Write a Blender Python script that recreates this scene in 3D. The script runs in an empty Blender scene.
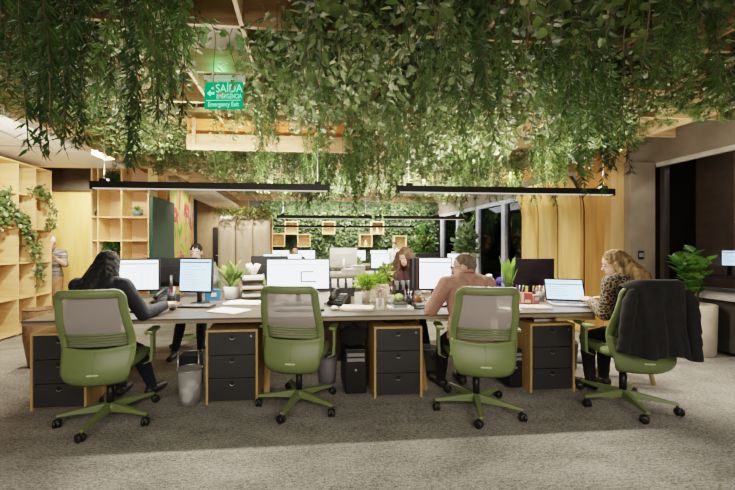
import bpy, math, random
import numpy as np
from mathutils import Vector, Matrix, Euler, noise as mnoise

R = math.radians
PI = math.pi
scene = bpy.context.scene
COL = scene.collection

# ------------------------------------------------------------------ camera
TH = R(4.8); F = 350.0; CX = 334.0; CY = 246.0; EYE = 1.30
cam_d = bpy.data.cameras.new('camera'); cam = bpy.data.objects.new('camera', cam_d); COL.objects.link(cam)
cam_d.sensor_width = 36; cam_d.sensor_fit = 'HORIZONTAL'; cam_d.lens = F / 735 * 36
cam_d.shift_x = (367.5 - CX) / 735; cam_d.shift_y = (CY - 245) / 735
cam_d.clip_start = 0.05
cam.location = (0, 0, EYE); cam.rotation_euler = (R(90), 0, -TH)
scene.camera = cam

def ray(px, py):
    a = (px - CX) / F; b = (CY - py) / F
    return Vector((a*math.cos(TH)+math.sin(TH), -a*math.sin(TH)+math.cos(TH), b))
def atz(px, py, z):
    d = ray(px, py); t = (z-EYE)/d.z; return Vector((0,0,EYE)) + d*t
def atY(px, py, Y):
    d = ray(px, py); return Vector((0,0,EYE)) + d*(Y/d.y)
def atX(px, py, X):
    d = ray(px, py); return Vector((0,0,EYE)) + d*(X/d.x)

# ------------------------------------------------------------------ materials
MATS = {}
def _nodes(name):
    m = bpy.data.materials.new(name); m.use_nodes = True
    nt = m.node_tree; nt.nodes.clear()
    return m, nt, nt.nodes, nt.links
def mat(name, col, rough=0.6, metal=0.0, var=0.15, scale=8.0, stretch=(1,1,1), bump=0.0, bscale=None, emit=0.0, spec=0.5, trans=0.0, sheen=0.0):
    """noise-varied principled material"""
    if name in MATS: return MATS[name]
    m, nt, N, L = _nodes(name)
    out = N.new('ShaderNodeOutputMaterial'); p = N.new('ShaderNodeBsdfPrincipled'); L.new(p.outputs[0], out.inputs[0])
    tc = N.new('ShaderNodeTexCoord'); mp = N.new('ShaderNodeMapping'); mp.inputs['Scale'].default_value = stretch
    L.new(tc.outputs['Object'], mp.inputs[0])
    nz = N.new('ShaderNodeTexNoise'); nz.inputs['Scale'].default_value = scale; nz.inputs['Detail'].default_value = 4
    L.new(mp.outputs[0], nz.inputs['Vector'])
    cr = N.new('ShaderNodeValToRGB'); L.new(nz.outputs[0], cr.inputs[0])
    c = Vector(col)
    cr.color_ramp.elements[0].position = 0.3; cr.color_ramp.elements[1].position = 0.7
    cr.color_ramp.elements[0].color = (*(c*(1-var)), 1); cr.color_ramp.elements[1].color = (*[min(1, x*(1+var)) for x in c], 1)
    L.new(cr.outputs[0], p.inputs['Base Color'])
    p.inputs['Roughness'].default_value = rough; p.inputs['Metallic'].default_value = metal
    p.inputs['Specular IOR Level'].default_value = spec
    if trans: p.inputs['Transmission Weight'].default_value = trans
    if sheen: p.inputs['Sheen Weight'].default_value = sheen
    if emit:
        L.new(cr.outputs[0], p.inputs['Emission Color']); p.inputs['Emission Strength'].default_value = emit
    if bump:
        b = N.new('ShaderNodeBump'); b.inputs['Strength'].default_value = bump; b.inputs['Distance'].default_value = 0.01
        n2 = N.new('ShaderNodeTexNoise'); n2.inputs['Scale'].default_value = bscale or scale*3; n2.inputs['Detail'].default_value = 3
        L.new(mp.outputs[0], n2.inputs['Vector']); L.new(n2.outputs[0], b.inputs['Height']); L.new(b.outputs[0], p.inputs['Normal'])
    MATS[name] = m; return m

def leaf_mat(name, dark, light, scale=9.0, pale=None, transl=0.35):
    m, nt, N, L = _nodes(name)
    out = N.new('ShaderNodeOutputMaterial')
    p = N.new('ShaderNodeBsdfPrincipled'); t = N.new('ShaderNodeBsdfTranslucent'); mx = N.new('ShaderNodeMixShader')
    tc = N.new('ShaderNodeTexCoord'); nz = N.new('ShaderNodeTexNoise'); nz.inputs['Scale'].default_value = scale; nz.inputs['Detail'].default_value = 3
    oi = N.new('ShaderNodeObjectInfo')
    L.new(tc.outputs['Object'], nz.inputs['Vector'])
    mul = N.new('ShaderNodeMath'); mul.operation = 'MULTIPLY_ADD'; mul.inputs[1].default_value = 0.3; mul.inputs[2].default_value = -0.15
    L.new(oi.outputs['Random'], mul.inputs[0])
    add = N.new('ShaderNodeMath'); add.operation = 'ADD'; L.new(nz.outputs[0], add.inputs[0]); L.new(mul.outputs[0], add.inputs[1])
    cr = N.new('ShaderNodeValToRGB'); L.new(add.outputs[0], cr.inputs[0])
    cr.color_ramp.elements[0].position = 0.32; cr.color_ramp.elements[0].color = (*dark, 1)
    cr.color_ramp.elements[1].position = 0.62; cr.color_ramp.elements[1].color = (*light, 1)
    if pale:
        e = cr.color_ramp.elements.new(0.72); e.color = (*pale, 1)
    L.new(cr.outputs[0], p.inputs['Base Color']); L.new(cr.outputs[0], t.inputs['Color'])
    p.inputs['Roughness'].default_value = 0.36; p.inputs['Specular IOR Level'].default_value = 0.5
    mx.inputs[0].default_value = transl
    L.new(p.outputs[0], mx.inputs[1]); L.new(t.outputs[0], mx.inputs[2]); L.new(mx.outputs[0], out.inputs[0])
    MATS[name] = m; return m

def wood_mat(name, a, b, axis='Z', scale=6.0, rough=0.5, plank=0.0):
    """long-grain wood; stretched noise along an axis, optional plank seams"""
    m, nt, N, L = _nodes(name)
    out = N.new('ShaderNodeOutputMaterial'); p = N.new('ShaderNodeBsdfPrincipled'); L.new(p.outputs[0], out.inputs[0])
    tc = N.new('ShaderNodeTexCoord'); mp = N.new('ShaderNodeMapping')
    s = [4.0, 4.0, 4.0]; s['XYZ'.index(axis)] = 0.35
    mp.inputs['Scale'].default_value = s
    L.new(tc.outputs['Object'], mp.inputs[0])
    nz = N.new('ShaderNodeTexNoise'); nz.inputs['Scale'].default_value = scale; nz.inputs['Detail'].default_value = 6; nz.inputs['Distortion'].default_value = 0.6
    L.new(mp.outputs[0], nz.inputs['Vector'])
    cr = N.new('ShaderNodeValToRGB'); L.new(nz.outputs[0], cr.inputs[0])
    cr.color_ramp.elements[0].position = 0.32; cr.color_ramp.elements[1].position = 0.68
    cr.color_ramp.elements[0].color = (*a, 1); cr.color_ramp.elements[1].color = (*b, 1)
    L.new(cr.outputs[0], p.inputs['Base Color']); p.inputs['Roughness'].default_value = rough
    MATS[name] = m; return m

def carpet_mat():
    m, nt, N, L = _nodes('carpet')
    out = N.new('ShaderNodeOutputMaterial'); p = N.new('ShaderNodeBsdfPrincipled'); L.new(p.outputs[0], out.inputs[0])
    tc = N.new('ShaderNodeTexCoord')
    def nz(scale, detail, st=(1,1,1), rot=0):
        mp = N.new('ShaderNodeMapping'); mp.inputs['Scale'].default_value = st; mp.inputs['Rotation'].default_value = (0,0,rot)
        L.new(tc.outputs['Object'], mp.inputs[0])
        n = N.new('ShaderNodeTexNoise'); n.inputs['Scale'].default_value = scale; n.inputs['Detail'].default_value = detail
        L.new(mp.outputs[0], n.inputs['Vector']); return n
    a = nz(95, 3); b = nz(3.0, 3, (1, 2.2, 1)); c = nz(30, 4, (1, 2.5, 1))
    br = N.new('ShaderNodeTexBrick'); br.inputs['Scale'].default_value = 1.0; br.inputs['Brick Width'].default_value = 1.0; br.inputs['Row Height'].default_value = 0.25
    br.inputs['Mortar Size'].default_value = 0.0; br.inputs['Color1'].default_value = (.42,.42,.42,1); br.inputs['Color2'].default_value = (.58,.58,.58,1)
    L.new(tc.outputs['Object'], br.inputs[0])
    def mth(op, x, y):
        q = N.new('ShaderNodeMath'); q.operation = op
        for i, z in enumerate((x, y)):
            if isinstance(z, (int, float)): q.inputs[i].default_value = z
            else: L.new(z, q.inputs[i])
        return q.outputs[0]
    s = mth('ADD', mth('MULTIPLY', a.outputs[0], 0.42), mth('MULTIPLY', c.outputs[0], 0.30))
    s = mth('ADD', s, mth('MULTIPLY', b.outputs[0], 0.18)); s = mth('ADD', s, mth('MULTIPLY', br.outputs[0], 0.16))
    cr = N.new('ShaderNodeValToRGB'); L.new(s, cr.inputs[0])
    cr.color_ramp.elements[0].position = 0.40; cr.color_ramp.elements[0].color = (.075,.070,.064,1)
    cr.color_ramp.elements[1].position = 0.66; cr.color_ramp.elements[1].color = (.45,.43,.40,1)
    L.new(cr.outputs[0], p.inputs['Base Color']); p.inputs['Roughness'].default_value = 0.95; p.inputs['Specular IOR Level'].default_value = 0.1
    bp = N.new('ShaderNodeBump'); bp.inputs['Strength'].default_value = 0.6; bp.inputs['Distance'].default_value = 0.008
    L.new(a.outputs[0], bp.inputs['Height']); L.new(bp.outputs[0], p.inputs['Normal'])
    MATS['carpet'] = m; return m

def glass_mat(name, tint, mirror=0.12, rough=0.02):
    m, nt, N, L = _nodes(name)
    out = N.new('ShaderNodeOutputMaterial'); g = N.new('ShaderNodeBsdfGlossy'); g.inputs['Roughness'].default_value = rough
    t = N.new('ShaderNodeBsdfTransparent'); t.inputs[0].default_value = (*tint, 1); mx = N.new('ShaderNodeMixShader')
    fr = N.new('ShaderNodeLayerWeight'); fr.inputs[0].default_value = mirror
    tc = N.new('ShaderNodeTexCoord'); nz = N.new('ShaderNodeTexNoise'); nz.inputs['Scale'].default_value = 0.8; L.new(tc.outputs['Object'], nz.inputs['Vector'])
    bp = N.new('ShaderNodeBump'); bp.inputs['Strength'].default_value = 0.02; L.new(nz.outputs[0], bp.inputs['Height']); L.new(bp.outputs[0], g.inputs['Normal'])
    L.new(fr.outputs['Fresnel'], mx.inputs[0]); L.new(t.outputs[0], mx.inputs[1]); L.new(g.outputs[0], mx.inputs[2]); L.new(mx.outputs[0], out.inputs[0])
    MATS[name] = m; return m

def net_mat(name, col, clear=0.35, scale=260):
    """woven see-through net"""
    m, nt, N, L = _nodes(name)
    out = N.new('ShaderNodeOutputMaterial'); d = N.new('ShaderNodeBsdfPrincipled'); d.inputs['Roughness'].default_value = 0.8
    t = N.new('ShaderNodeBsdfTransparent'); mx = N.new('ShaderNodeMixShader'); mx.inputs[0].default_value = clear
    tc = N.new('ShaderNodeTexCoord'); nz = N.new('ShaderNodeTexNoise'); nz.inputs['Scale'].default_value = scale; L.new(tc.outputs['Object'], nz.inputs['Vector'])
    cr = N.new('ShaderNodeValToRGB'); L.new(nz.outputs[0], cr.inputs[0]); c = Vector(col)
    cr.color_ramp.elements[0].color = (*(c*0.85), 1); cr.color_ramp.elements[1].color = (*(c*1.1), 1)
    L.new(cr.outputs[0], d.inputs['Base Color'])
    L.new(d.outputs[0], mx.inputs[1]); L.new(t.outputs[0], mx.inputs[2]); L.new(mx.outputs[0], out.inputs[0])
    MATS[name] = m; return m

def emit_mat(name, col, strength, var=0.04, scale=6):
    m, nt, N, L = _nodes(name)
    out = N.new('ShaderNodeOutputMaterial'); e = N.new('ShaderNodeEmission'); e.inputs[1].default_value = strength
    tc = N.new('ShaderNodeTexCoord'); nz = N.new('ShaderNodeTexNoise'); nz.inputs['Scale'].default_value = scale; L.new(tc.outputs['Object'], nz.inputs['Vector'])
    cr = N.new('ShaderNodeValToRGB'); L.new(nz.outputs[0], cr.inputs[0]); c = Vector(col)
    cr.color_ramp.elements[0].color = (*(c*(1-var)), 1); cr.color_ramp.elements[1].color = (*(c*(1+var)), 1)
    L.new(cr.outputs[0], e.inputs[0]); L.new(e.outputs[0], out.inputs[0])
    MATS[name] = m; return m

def ramp_mat(name, stops, scale, stretch=(1,1,1), rough=0.6, dist=1.5, detail=3, voronoi=False, bump=0.0):
    m, nt, N, L = _nodes(name)
    out = N.new('ShaderNodeOutputMaterial'); p = N.new('ShaderNodeBsdfPrincipled'); L.new(p.outputs[0], out.inputs[0]); p.inputs['Roughness'].default_value = rough
    tc = N.new('ShaderNodeTexCoord'); mp = N.new('ShaderNodeMapping'); mp.inputs['Scale'].default_value = stretch; L.new(tc.outputs['Object'], mp.inputs[0])
    if voronoi:
        nz = N.new('ShaderNodeTexVoronoi'); nz.inputs['Scale'].default_value = scale; nz.feature = 'F1'; o = nz.outputs['Distance']
    else:
        nz = N.new('ShaderNodeTexNoise'); nz.inputs['Scale'].default_value = scale; nz.inputs['Distortion'].default_value = dist; nz.inputs['Detail'].default_value = detail; o = nz.outputs[0]
    L.new(mp.outputs[0], nz.inputs['Vector'])
    cr = N.new('ShaderNodeValToRGB'); L.new(o, cr.inputs[0]); els = cr.color_ramp.elements
    els[0].position, els[0].color = stops[0][0], (*stops[0][1], 1); els[1].position, els[1].color = stops[-1][0], (*stops[-1][1], 1)
    for s, c in stops[1:-1]:
        e = els.new(s); e.color = (*c, 1)
    L.new(cr.outputs[0], p.inputs['Base Color'])
    MATS[name] = m; return m

# ------------------------------------------------------------------ mesh builder
class MB:
    def __init__(s): s.v = []; s.f = []; s.sm = []; s.mi = []; s.cur = 0
    def add(s, vs, fs, smooth=False, M=None):
        b = len(s.v)
        s.v.extend([tuple(M @ Vector(v)) for v in vs] if M is not None else [tuple(v) for v in vs])
        for f in fs: s.f.append(tuple(b+i for i in f)); s.sm.append(smooth); s.mi.append(s.cur)
        return s
    def box(s, c, d, M=None):
        x, y, z = c; a, b, e = d[0]/2, d[1]/2, d[2]/2
        vs = [(x+i*a, y+j*b, z+k*e) for k in (-1,1) for j in (-1,1) for i in (-1,1)]
        return s.add(vs, [(0,2,3,1),(4,5,7,6),(0,1,5,4),(2,6,7,3),(0,4,6,2),(1,3,7,5)], False, M)
    def rbox(s, c, d, r=0.01, seg=3, axis='Z', M=None):
        """box with the four edges along one axis rounded"""
        ax = 'XYZ'.index(axis); o = [i for i in range(3) if i != ax]
        a, b = d[o[0]]/2, d[o[1]]/2; r = min(r, a*0.98, b*0.98); pts = []
        for q, (sx, sy) in enumerate(((1,1),(-1,1),(-1,-1),(1,-1))):
            for k in range(seg+1):
                t = PI/2*(q + k/seg); pts.append((sx*(a-r)+r*math.cos(t), sy*(b-r)+r*math.sin(t)))
        return s.prism(pts, -d[ax]/2, d[ax]/2, axis, c, M)
    def prism(s, pts, lo, hi, axis='Z', c=(0,0,0), M=None):
        ax = 'XYZ'.index(axis); o = [i for i in range(3) if i != ax]; n = len(pts); vs = []
        for h in (lo, hi):
            for p in pts:
                v = [0,0,0]; v[o[0]] = p[0]+c[o[0]]; v[o[1]] = p[1]+c[o[1]]; v[ax] = h+c[ax]; vs.append(v)
        fs = [tuple(range(n))[::-1], tuple(range(n, 2*n))] + [(i, (i+1)%n, n+(i+1)%n, n+i) for i in range(n)]
        if axis == 'Y': fs = [f[::-1] for f in fs]
        return s.add(vs, fs, False, M)
    def lathe(s, prof, n=16, c=(0,0,0), M=None, smooth=True):
        vs = []; fs = []
        for r, z in prof:
            for k in range(n):
                t = 2*PI*k/n; vs.append((c[0]+r*math.cos(t), c[1]+r*math.sin(t), c[2]+z))
        for i in range(len(prof)-1):
            for k in range(n):
                k2 = (k+1) % n; fs.append((i*n+k, i*n+k2, (i+1)*n+k2, (i+1)*n+k))
        s.add(vs, fs, smooth, M)
        m = len(prof)
        for i in (0, m-1):
            if prof[i][0] > 1e-5:
                b = len(s.v) - m*n + i*n
                s.f.append(tuple(range(b, b+n))[::-1] if i == 0 else tuple(range(b, b+n))); s.sm.append(False); s.mi.append(s.cur)
        return s
    def tube(s, pts, r, n=8, M=None, closed=False, smooth=True):
        P = [Vector(p) for p in pts]; m = len(P); rs = r if isinstance(r, (list, tuple)) else [r]*m
        vs = []; fs = []; up = None
        for i in range(m):
            if closed: t = P[(i+1)%m] - P[i-1]
            else: t = P[min(i+1,m-1)] - P[max(i-1,0)]
            t = t.normalized() if t.length > 1e-9 else Vector((0,0,1))
            if up is None:
                up = Vector((0,0,1)) if abs(t.z) < 0.9 else Vector((1,0,0))
            a = t.cross(up)
            if a.length < 1e-6: a = t.cross(Vector((1,0,0)))
            a.normalize(); b = a.cross(t).normalized(); up = b
            for k in range(n):
                q = 2*PI*k/n; vs.append(P[i] + (a*math.cos(q) + b*math.sin(q))*rs[i])
        for i in range(m if closed else m-1):
            j = (i+1) % m
            for k in range(n):
                k2 = (k+1) % n; fs.append((i*n+k, i*n+k2, j*n+k2, j*n+k))
        if not closed:
            fs.append(tuple(range(n))[::-1]); fs.append(tuple(range((m-1)*n, m*n)))
        return s.add(vs, fs, smooth, M)
    def ball(s, c, r, n=12, m=8, M=None):
        r = r if isinstance(r, (list, tuple)) else (r, r, r); vs = [(c[0],c[1],c[2]-r[2])]; fs = []
        for i in range(1, m):
            p = -PI/2 + PI*i/m
            for k in range(n):
                t = 2*PI*k/n; vs.append((c[0]+r[0]*math.cos(p)*math.cos(t), c[1]+r[1]*math.cos(p)*math.sin(t), c[2]+r[2]*math.sin(p)))
        vs.append((c[0],c[1],c[2]+r[2])); top = len(vs)-1
        for k in range(n):
            k2 = (k+1) % n; fs.append((0, 1+k2, 1+k)); fs.append((top, 1+(m-2)*n+k, 1+(m-2)*n+k2))
            for i in range(m-2): fs.append((1+i*n+k, 1+i*n+k2, 1+(i+1)*n+k2, 1+(i+1)*n+k))
        return s.add(vs, fs, True, M)
    def cap(s, a, ra, b, rb, n=10):
        """tapered capsule"""
        a, b = Vector(a), Vector(b); d = b-a; L = d.length
        if L < 1e-6: return s.ball(a, ra)
        prof = [(ra*math.sin(t), -ra*math.cos(t)) for t in (0.02, .5, 1.0, 1.4)] + [(rb*math.cos(t), L+rb*math.sin(t)) for t in (.1, .5, 1.0, 1.55)]
        return s.lathe(prof, n, M=Matrix.Translation(a) @ d.to_track_quat('Z', 'Y').to_matrix().to_4x4())
    def surf(s, fn, nu, nv, smooth=True, M=None, flip=False, closed_u=False):
        vs = [fn(i/nu, j/nv) for j in range(nv+1) for i in range(nu + (0 if closed_u else 1))]; w = nu if closed_u else nu+1; fs = []
        for j in range(nv):
            for i in range(nu):
                i2 = (i+1) % w if closed_u else i+1
                f = (j*w+i, j*w+i2, (j+1)*w+i2, (j+1)*w+i); fs.append(f[::-1] if flip else f)
        return s.add(vs, fs, smooth, M)
    def build(s, name, m, parent=None, bevel=0.0, solid=0.0, off=0.0, loc=None, rot=None, sub=0):
        me = bpy.data.meshes.new(name); me.from_pydata(s.v, [], s.f); me.update()
        for k in (m if isinstance(m, (list, tuple)) else [m]): me.materials.append(k)
        me.polygons.foreach_set('use_smooth', s.sm); me.polygons.foreach_set('material_index', s.mi)
        o = bpy.data.objects.new(name, me); COL.objects.link(o)
        if parent: o.parent = parent
        if loc is not None: o.location = loc
        if rot is not None: o.rotation_euler = rot if isinstance(rot, (tuple, list)) else (0,0,rot)
        if solid:
            q = o.modifiers.new('thick', 'SOLIDIFY'); q.thickness = solid; q.offset = off
        if bevel:
            q = o.modifiers.new('edge', 'BEVEL'); q.width = bevel; q.segments = 2; q.limit_method = 'ANGLE'; q.angle_limit = R(40)
        if sub:
            q = o.modifiers.new('sub', 'SUBSURF'); q.levels = sub; q.render_levels = sub
        return o

def tag(o, label, cat, group=None, kind=None):
    o['label'] = label; o['category'] = cat
    if group: o['group'] = group
    if kind: o['kind'] = kind
    return o
def thing(name, label, cat, loc=(0,0,0), rotz=0.0, group=None):
    o = bpy.data.objects.new(name, None); COL.objects.link(o); o.location = loc; o.rotation_euler = (0,0,rotz); o.empty_display_size = 0.1
    return tag(o, label, cat, group)
def struct(o): o['kind'] = 'structure'; return o
def dup(src, loc, rotz, label, group=None):
    r = src.copy(); COL.objects.link(r); r.location = loc; r.rotation_euler = (0,0,rotz); r['label'] = label
    if group: r['group'] = group
    for ch in list(src.children):
        c = ch.copy(); COL.objects.link(c); c.parent = r
        for g in list(ch.children):
            d = g.copy(); COL.objects.link(d); d.parent = c
    return r
def text_mesh(name, body, size, m, parent, loc, rot, ext=0.002, align='CENTER', sx=1.0):
    cu = bpy.data.curves.new(name, 'FONT'); cu.body = body; cu.size = size; cu.extrude = ext; cu.align_x = align; cu.align_y = 'CENTER'
    t = bpy.data.objects.new(name, cu); COL.objects.link(t)
    dg = bpy.context.evaluated_depsgraph_get(); me = bpy.data.meshes.new_from_object(t.evaluated_get(dg))
    bpy.data.objects.remove(t); me.materials.clear(); me.materials.append(m)
    o = bpy.data.objects.new(name, me); COL.objects.link(o); o.parent = parent; o.location = loc; o.rotation_euler = rot; o.scale = (sx,1,1)
    return o

# ------------------------------------------------------------------ palette
M_ply = wood_mat('birch_plywood', (.36,.23,.12), (.52,.36,.20), 'X')
M_plyY = wood_mat('birch_plywood_deep', (.36,.23,.12), (.52,.36,.20), 'Y')
M_plyZ = wood_mat('birch_plywood_upright', (.55,.33,.14), (.72,.47,.22), 'Z')
M_shelf = wood_mat('pale_shelf_board', (.62,.43,.20), (.76,.56,.30), 'Y', rough=.45)
M_shelfback = wood_mat('honey_back_board', (.46,.21,.05), (.58,.30,.085), 'Z')
M_door = wood_mat('pale_ash_panel', (.66,.42,.13), (.80,.56,.21), 'Z', scale=3)
M_oak = wood_mat('oak_panel', (.36,.18,.055), (.52,.29,.10), 'Z', scale=3.5)
M_desk = wood_mat('dark_walnut_laminate', (.075,.062,.052), (.13,.11,.09), 'X', scale=3, rough=.35)
M_deskedge = wood_mat('desk_edge_band', (.22,.17,.12), (.32,.25,.17), 'X')
M_draw = mat('charcoal_laminate', (.034,.034,.037), .45, var=.08)
M_carcass = wood_mat('cabinet_plywood', (.42,.27,.11), (.56,.38,.17), 'Z')
M_green = mat('olive_green_plastic', (.160,.200,.082), .42, var=.05, scale=3)
M_greenfab = mat('olive_green_fabric', (.175,.212,.09), .85, var=.12, scale=60, bump=.15, bscale=300)
M_mesh = net_mat('lilac_grey_mesh', (.40,.36,.35), .22)
M_black = mat('black_plastic', (.014,.014,.015), .4, var=.2)
M_blackm = mat('matt_black_metal', (.012,.011,.010), .5, var=.2)
M_blackcloth = mat('black_wool', (.010,.010,.011), .95, var=.35, scale=25, bump=.25, bscale=200, sheen=.05)
M_white = mat('white_plastic', (.72,.72,.70), .45, var=.04)
M_paper = mat('white_paper', (.80,.79,.76), .8, var=.04)
M_alu = mat('brushed_aluminium', (.62,.62,.62), .35, metal=.9, var=.08)
M_grey = mat('mid_grey_plastic', (.22,.22,.23), .5, var=.08)
M_concrete = mat('raw_concrete', (.24,.20,.155), .85, var=.18, scale=3, bump=.15, bscale=30)
M_taupe = mat('taupe_plaster', (.36,.31,.25), .85, var=.08, scale=2)
M_slab = mat('dark_slab', (.30,.27,.23), .9, var=.15, scale=2)
M_pot = mat('pale_concrete_pot', (.52,.46,.38), .8, var=.14, scale=6, bump=.1)
M_soil = mat('potting_soil', (.06,.035,.02), .95, var=.4, scale=40, bump=.5)
M_carpet = carpet_mat()
M_leafivy = leaf_mat('ivy_leaf', (.055,.092,.030), (.175,.24,.090), 6, pale=(.44,.46,.28))
M_leaffern = leaf_mat('fern_leaf', (.032,.072,.022), (.11,.19,.05), 5)
M_leafvine = leaf_mat('vine_leaf', (.045,.080,.022), (.17,.23,.070), 7, pale=(.40,.42,.20))
M_leafuplit = leaf_mat('uplit_leaf', (.11,.14,.035), (.42,.44,.15), 5, pale=(.72,.69,.42))  # yellower, brighter palette: lamp uplight put into the leaf colour
M_leafwall = leaf_mat('living_wall_leaf', (.055,.090,.040), (.20,.27,.115), 3, pale=(.55,.60,.38))
M_leafbig = leaf_mat('broad_leaf', (.055,.15,.03), (.20,.36,.08), 5)
M_leaflime = leaf_mat('lime_leaf', (.14,.26,.03), (.36,.52,.09), 8)
M_stem = mat('vine_stem', (.10,.085,.04), .8)
# ------------------------------------------------------------------ the setting
def plane_box(name, c, d, m, bevel=0): return struct(MB().box(c, d).build(name, m, bevel=bevel))
plane_box('floor', (1.0, 4.9, -0.05), (13.4, 17.0, 0.1), M_carpet)
plane_box('ceiling', (1.0, 4.9, 3.35), (13.4, 17.0, 0.1), M_slab)
plane_box('wall_left', (-5.45, 4.9, 1.65), (0.1, 17.0, 3.3), M_taupe)
plane_box('wall_back', (1.0, 13.25, 1.65), (13.4, 0.1, 3.3), mat('back_plaster', (.10,.10,.09), .9))
plane_box('wall_front', (1.0, -3.4, 1.65), (13.4, 0.1, 3.3), M_taupe)
plane_box('wall_outer_right', (7.6, 4.9, 1.65), (0.1, 17.0, 3.3), mat('dark_brown_wall', (.06,.045,.035), .8))
XR = 5.1
# concrete beam over the side glazing, running in depth, and the pier it rests on
plane_box('wall_right', (XR+.12, 4.9, 2.90), (0.24, 16.6, 0.82), M_concrete)
plane_box('trim_1', (XR-.015, 2.15, 2.47), (0.05, 5.0, 0.06), mat('pale_blind_box', (.55,.52,.47), .5))
plane_box('wall_pier', (4.905, 4.93, 1.27), (0.40, 0.46, 2.50), M_concrete, .004)
M_pane = glass_mat('night_glass', (.80,.80,.84), .10)
M_frame = mat('grey_window_frame', (.30,.29,.28), .4, metal=.4)
w = MB(); w.box((XR+.12, 1.0, 1.6), (0.012, 7.4, 1.74)); pane = None
win = struct(MB().box((XR+.12,-2.65,1.6),(.08,.06,1.78)).box((XR+.12,4.67,1.6),(.08,.06,1.78)).box((XR+.12,1.0,.745),(.08,7.3,.05)).box((XR+.12,1.35,1.6),(.05,.05,1.7)).build('window_1', mat('dark_window_frame', (.05,.047,.045), .4)))
w.build('window_pane', M_pane, win)
plane_box('wall_sill', (XR+.02, 1.0, .36), (0.34, 7.4, .62), mat('dark_under_sill', (.035,.032,.03), .6))
plane_box('trim_2', (XR-.04, 1.0, .70), (0.50, 7.4, .055), mat('grey_sill_stone', (.33,.31,.29), .5))
# back glazing with grey mullions beyond the plywood booth
w2 = MB()
for y in (7.2, 8.55, 9.9, 11.25, 12.6): w2.box((XR+.02, y, 1.25), (0.14, 0.16, 2.42))
w2.box((XR+.02, 9.9, 2.42), (.16, 5.7, .10)); w2.box((XR+.02, 9.9, .05), (.16, 5.7, .10))
win2 = struct(w2.build('window_2', mat('pale_grey_mullion', (.46,.48,.53), .4)))
MB().box((XR+.03, 9.9, 1.25), (0.012, 5.6, 2.4)).build('window_pane', glass_mat('dark_back_glass', (.30,.30,.33), .2), win2)
plane_box('wall_right_inner', (XR+.05, 6.15, 1.25), (.10, 2.1, 2.5), M_oak)
# dark corridor columns seen through the side glass
for i, y in enumerate((4.2, 2.2, .2)): plane_box('pillar_%d' % (i+1), (7.2, y+1.2, 1.65), (.5, .55, 3.2), mat('brown_pillar', (.16,.12,.085), .8))

# oak panel wall facing the room beside the pier, with post
plane_box('wall_oak_panel', (4.43, 4.97, 1.62), (0.60, 0.10, 3.2), M_oak)
plane_box('wall_oak_post', (4.62, 4.86, 1.42), (0.24, 0.12, 2.84), wood_mat('oak_post', (.48,.30,.13), (.62,.41,.20), 'Z', scale=3))
plane_box('trim_3', (4.62, 4.86, 2.91), (0.26, 0.14, 0.13), M_concrete)
# lit plywood booth: three panels that lean inward at the top
M_booth = wood_mat('honey_booth_plywood', (.56,.33,.11), (.72,.47,.18), 'Z', scale=2.5)  # even honey wood colour of the booth panels
booth = thing('plywood_booth', 'curved honey plywood booth with three arched panels beside the concrete pier', 'booth', (4.12, 4.9, 0))
for k in range(3):
    def bs(u, v, k=k):
        z = 2.34*v; x = 0.0
        if z > 1.80:
            a = (z-1.80)/.85; x = -.85*(1-math.sqrt(max(0, 1-a*a)))
        return (x, .04 + k*.48 + .440*u, z)
    MB().surf(bs, 3, 26).build('arched_panel', M_booth, booth, solid=.03, off=1)
def bs2(u, v):
    z = 2.34*v; x = 0
    if z > 1.80: a = (z-1.80)/.85; x = -.85*(1-math.sqrt(max(0, 1-a*a)))
    return (x+.05, .02+1.46*u, z)
MB().surf(bs2, 2, 26).build('backing_frame', M_blackm, booth, solid=.02, off=1)
MB().box((-.35+.16, .75, 2.56), (.62, 1.5, .04), M=Matrix.Translation((0,0,0))).box((-.1,.02,2.62),(.7,.04,.42)).build('top_panel', M_oak, booth)

# ------------------------------------------------------------------ ceiling lattice
LX0, LX1, LY0, LY1 = -2.96, 4.4, 0.9, 10.2
lat = thing('ceiling_lattice', 'birch plywood grid of crossing beams hung under the slab and full of plants', 'ceiling lattice', (0,0,2.6))
xs = []; x = -2.82
while x < LX1+.01: xs.append(x); x += .49
ys = []; y = 0.98
while y < LY1: ys.append(y); y += .57
for x in xs: MB().box((x, (LY0+LY1)/2, .085), (.024, LY1-LY0, .17)).build('beam', M_plyY, lat)
for y in ys: MB().box(((LX0+LX1)/2, y, .085), (LX1-LX0+.02, .024, .17)).build('cross_beam', M_ply, lat)
hr = MB()
for x in (-2.8, -.84, 1.12, 3.08):
    for y in (1.5, 4.4, 7.2, 9.5): hr.tube([(x+.03,y+.03,.0),(x+.03,y+.03,.68)], .006, 6)
hr.build('hanger_rod', M_blackm, lat)
# tall orange fascia boards over the first island
fb = thing('fascia_board', 'warm lit plywood fascia board showing between the plants above the desks', 'fascia board', (-.35, 3.80, 2.47))
MB().box((0,0,.085),(1.75,.03,.165)).build('board', wood_mat('orange_ply', (.50,.18,.05), (.62,.26,.08), 'X'), fb)
MB().box((0,-.012,-.075),(1.75,.05,.155)).build('lower_board', M_ply, fb)
for i in range(3): MB().box((-.8+.8*i,-.03,.02),(.03,.06,.28)).build('bracket', M_ply, fb)

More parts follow.
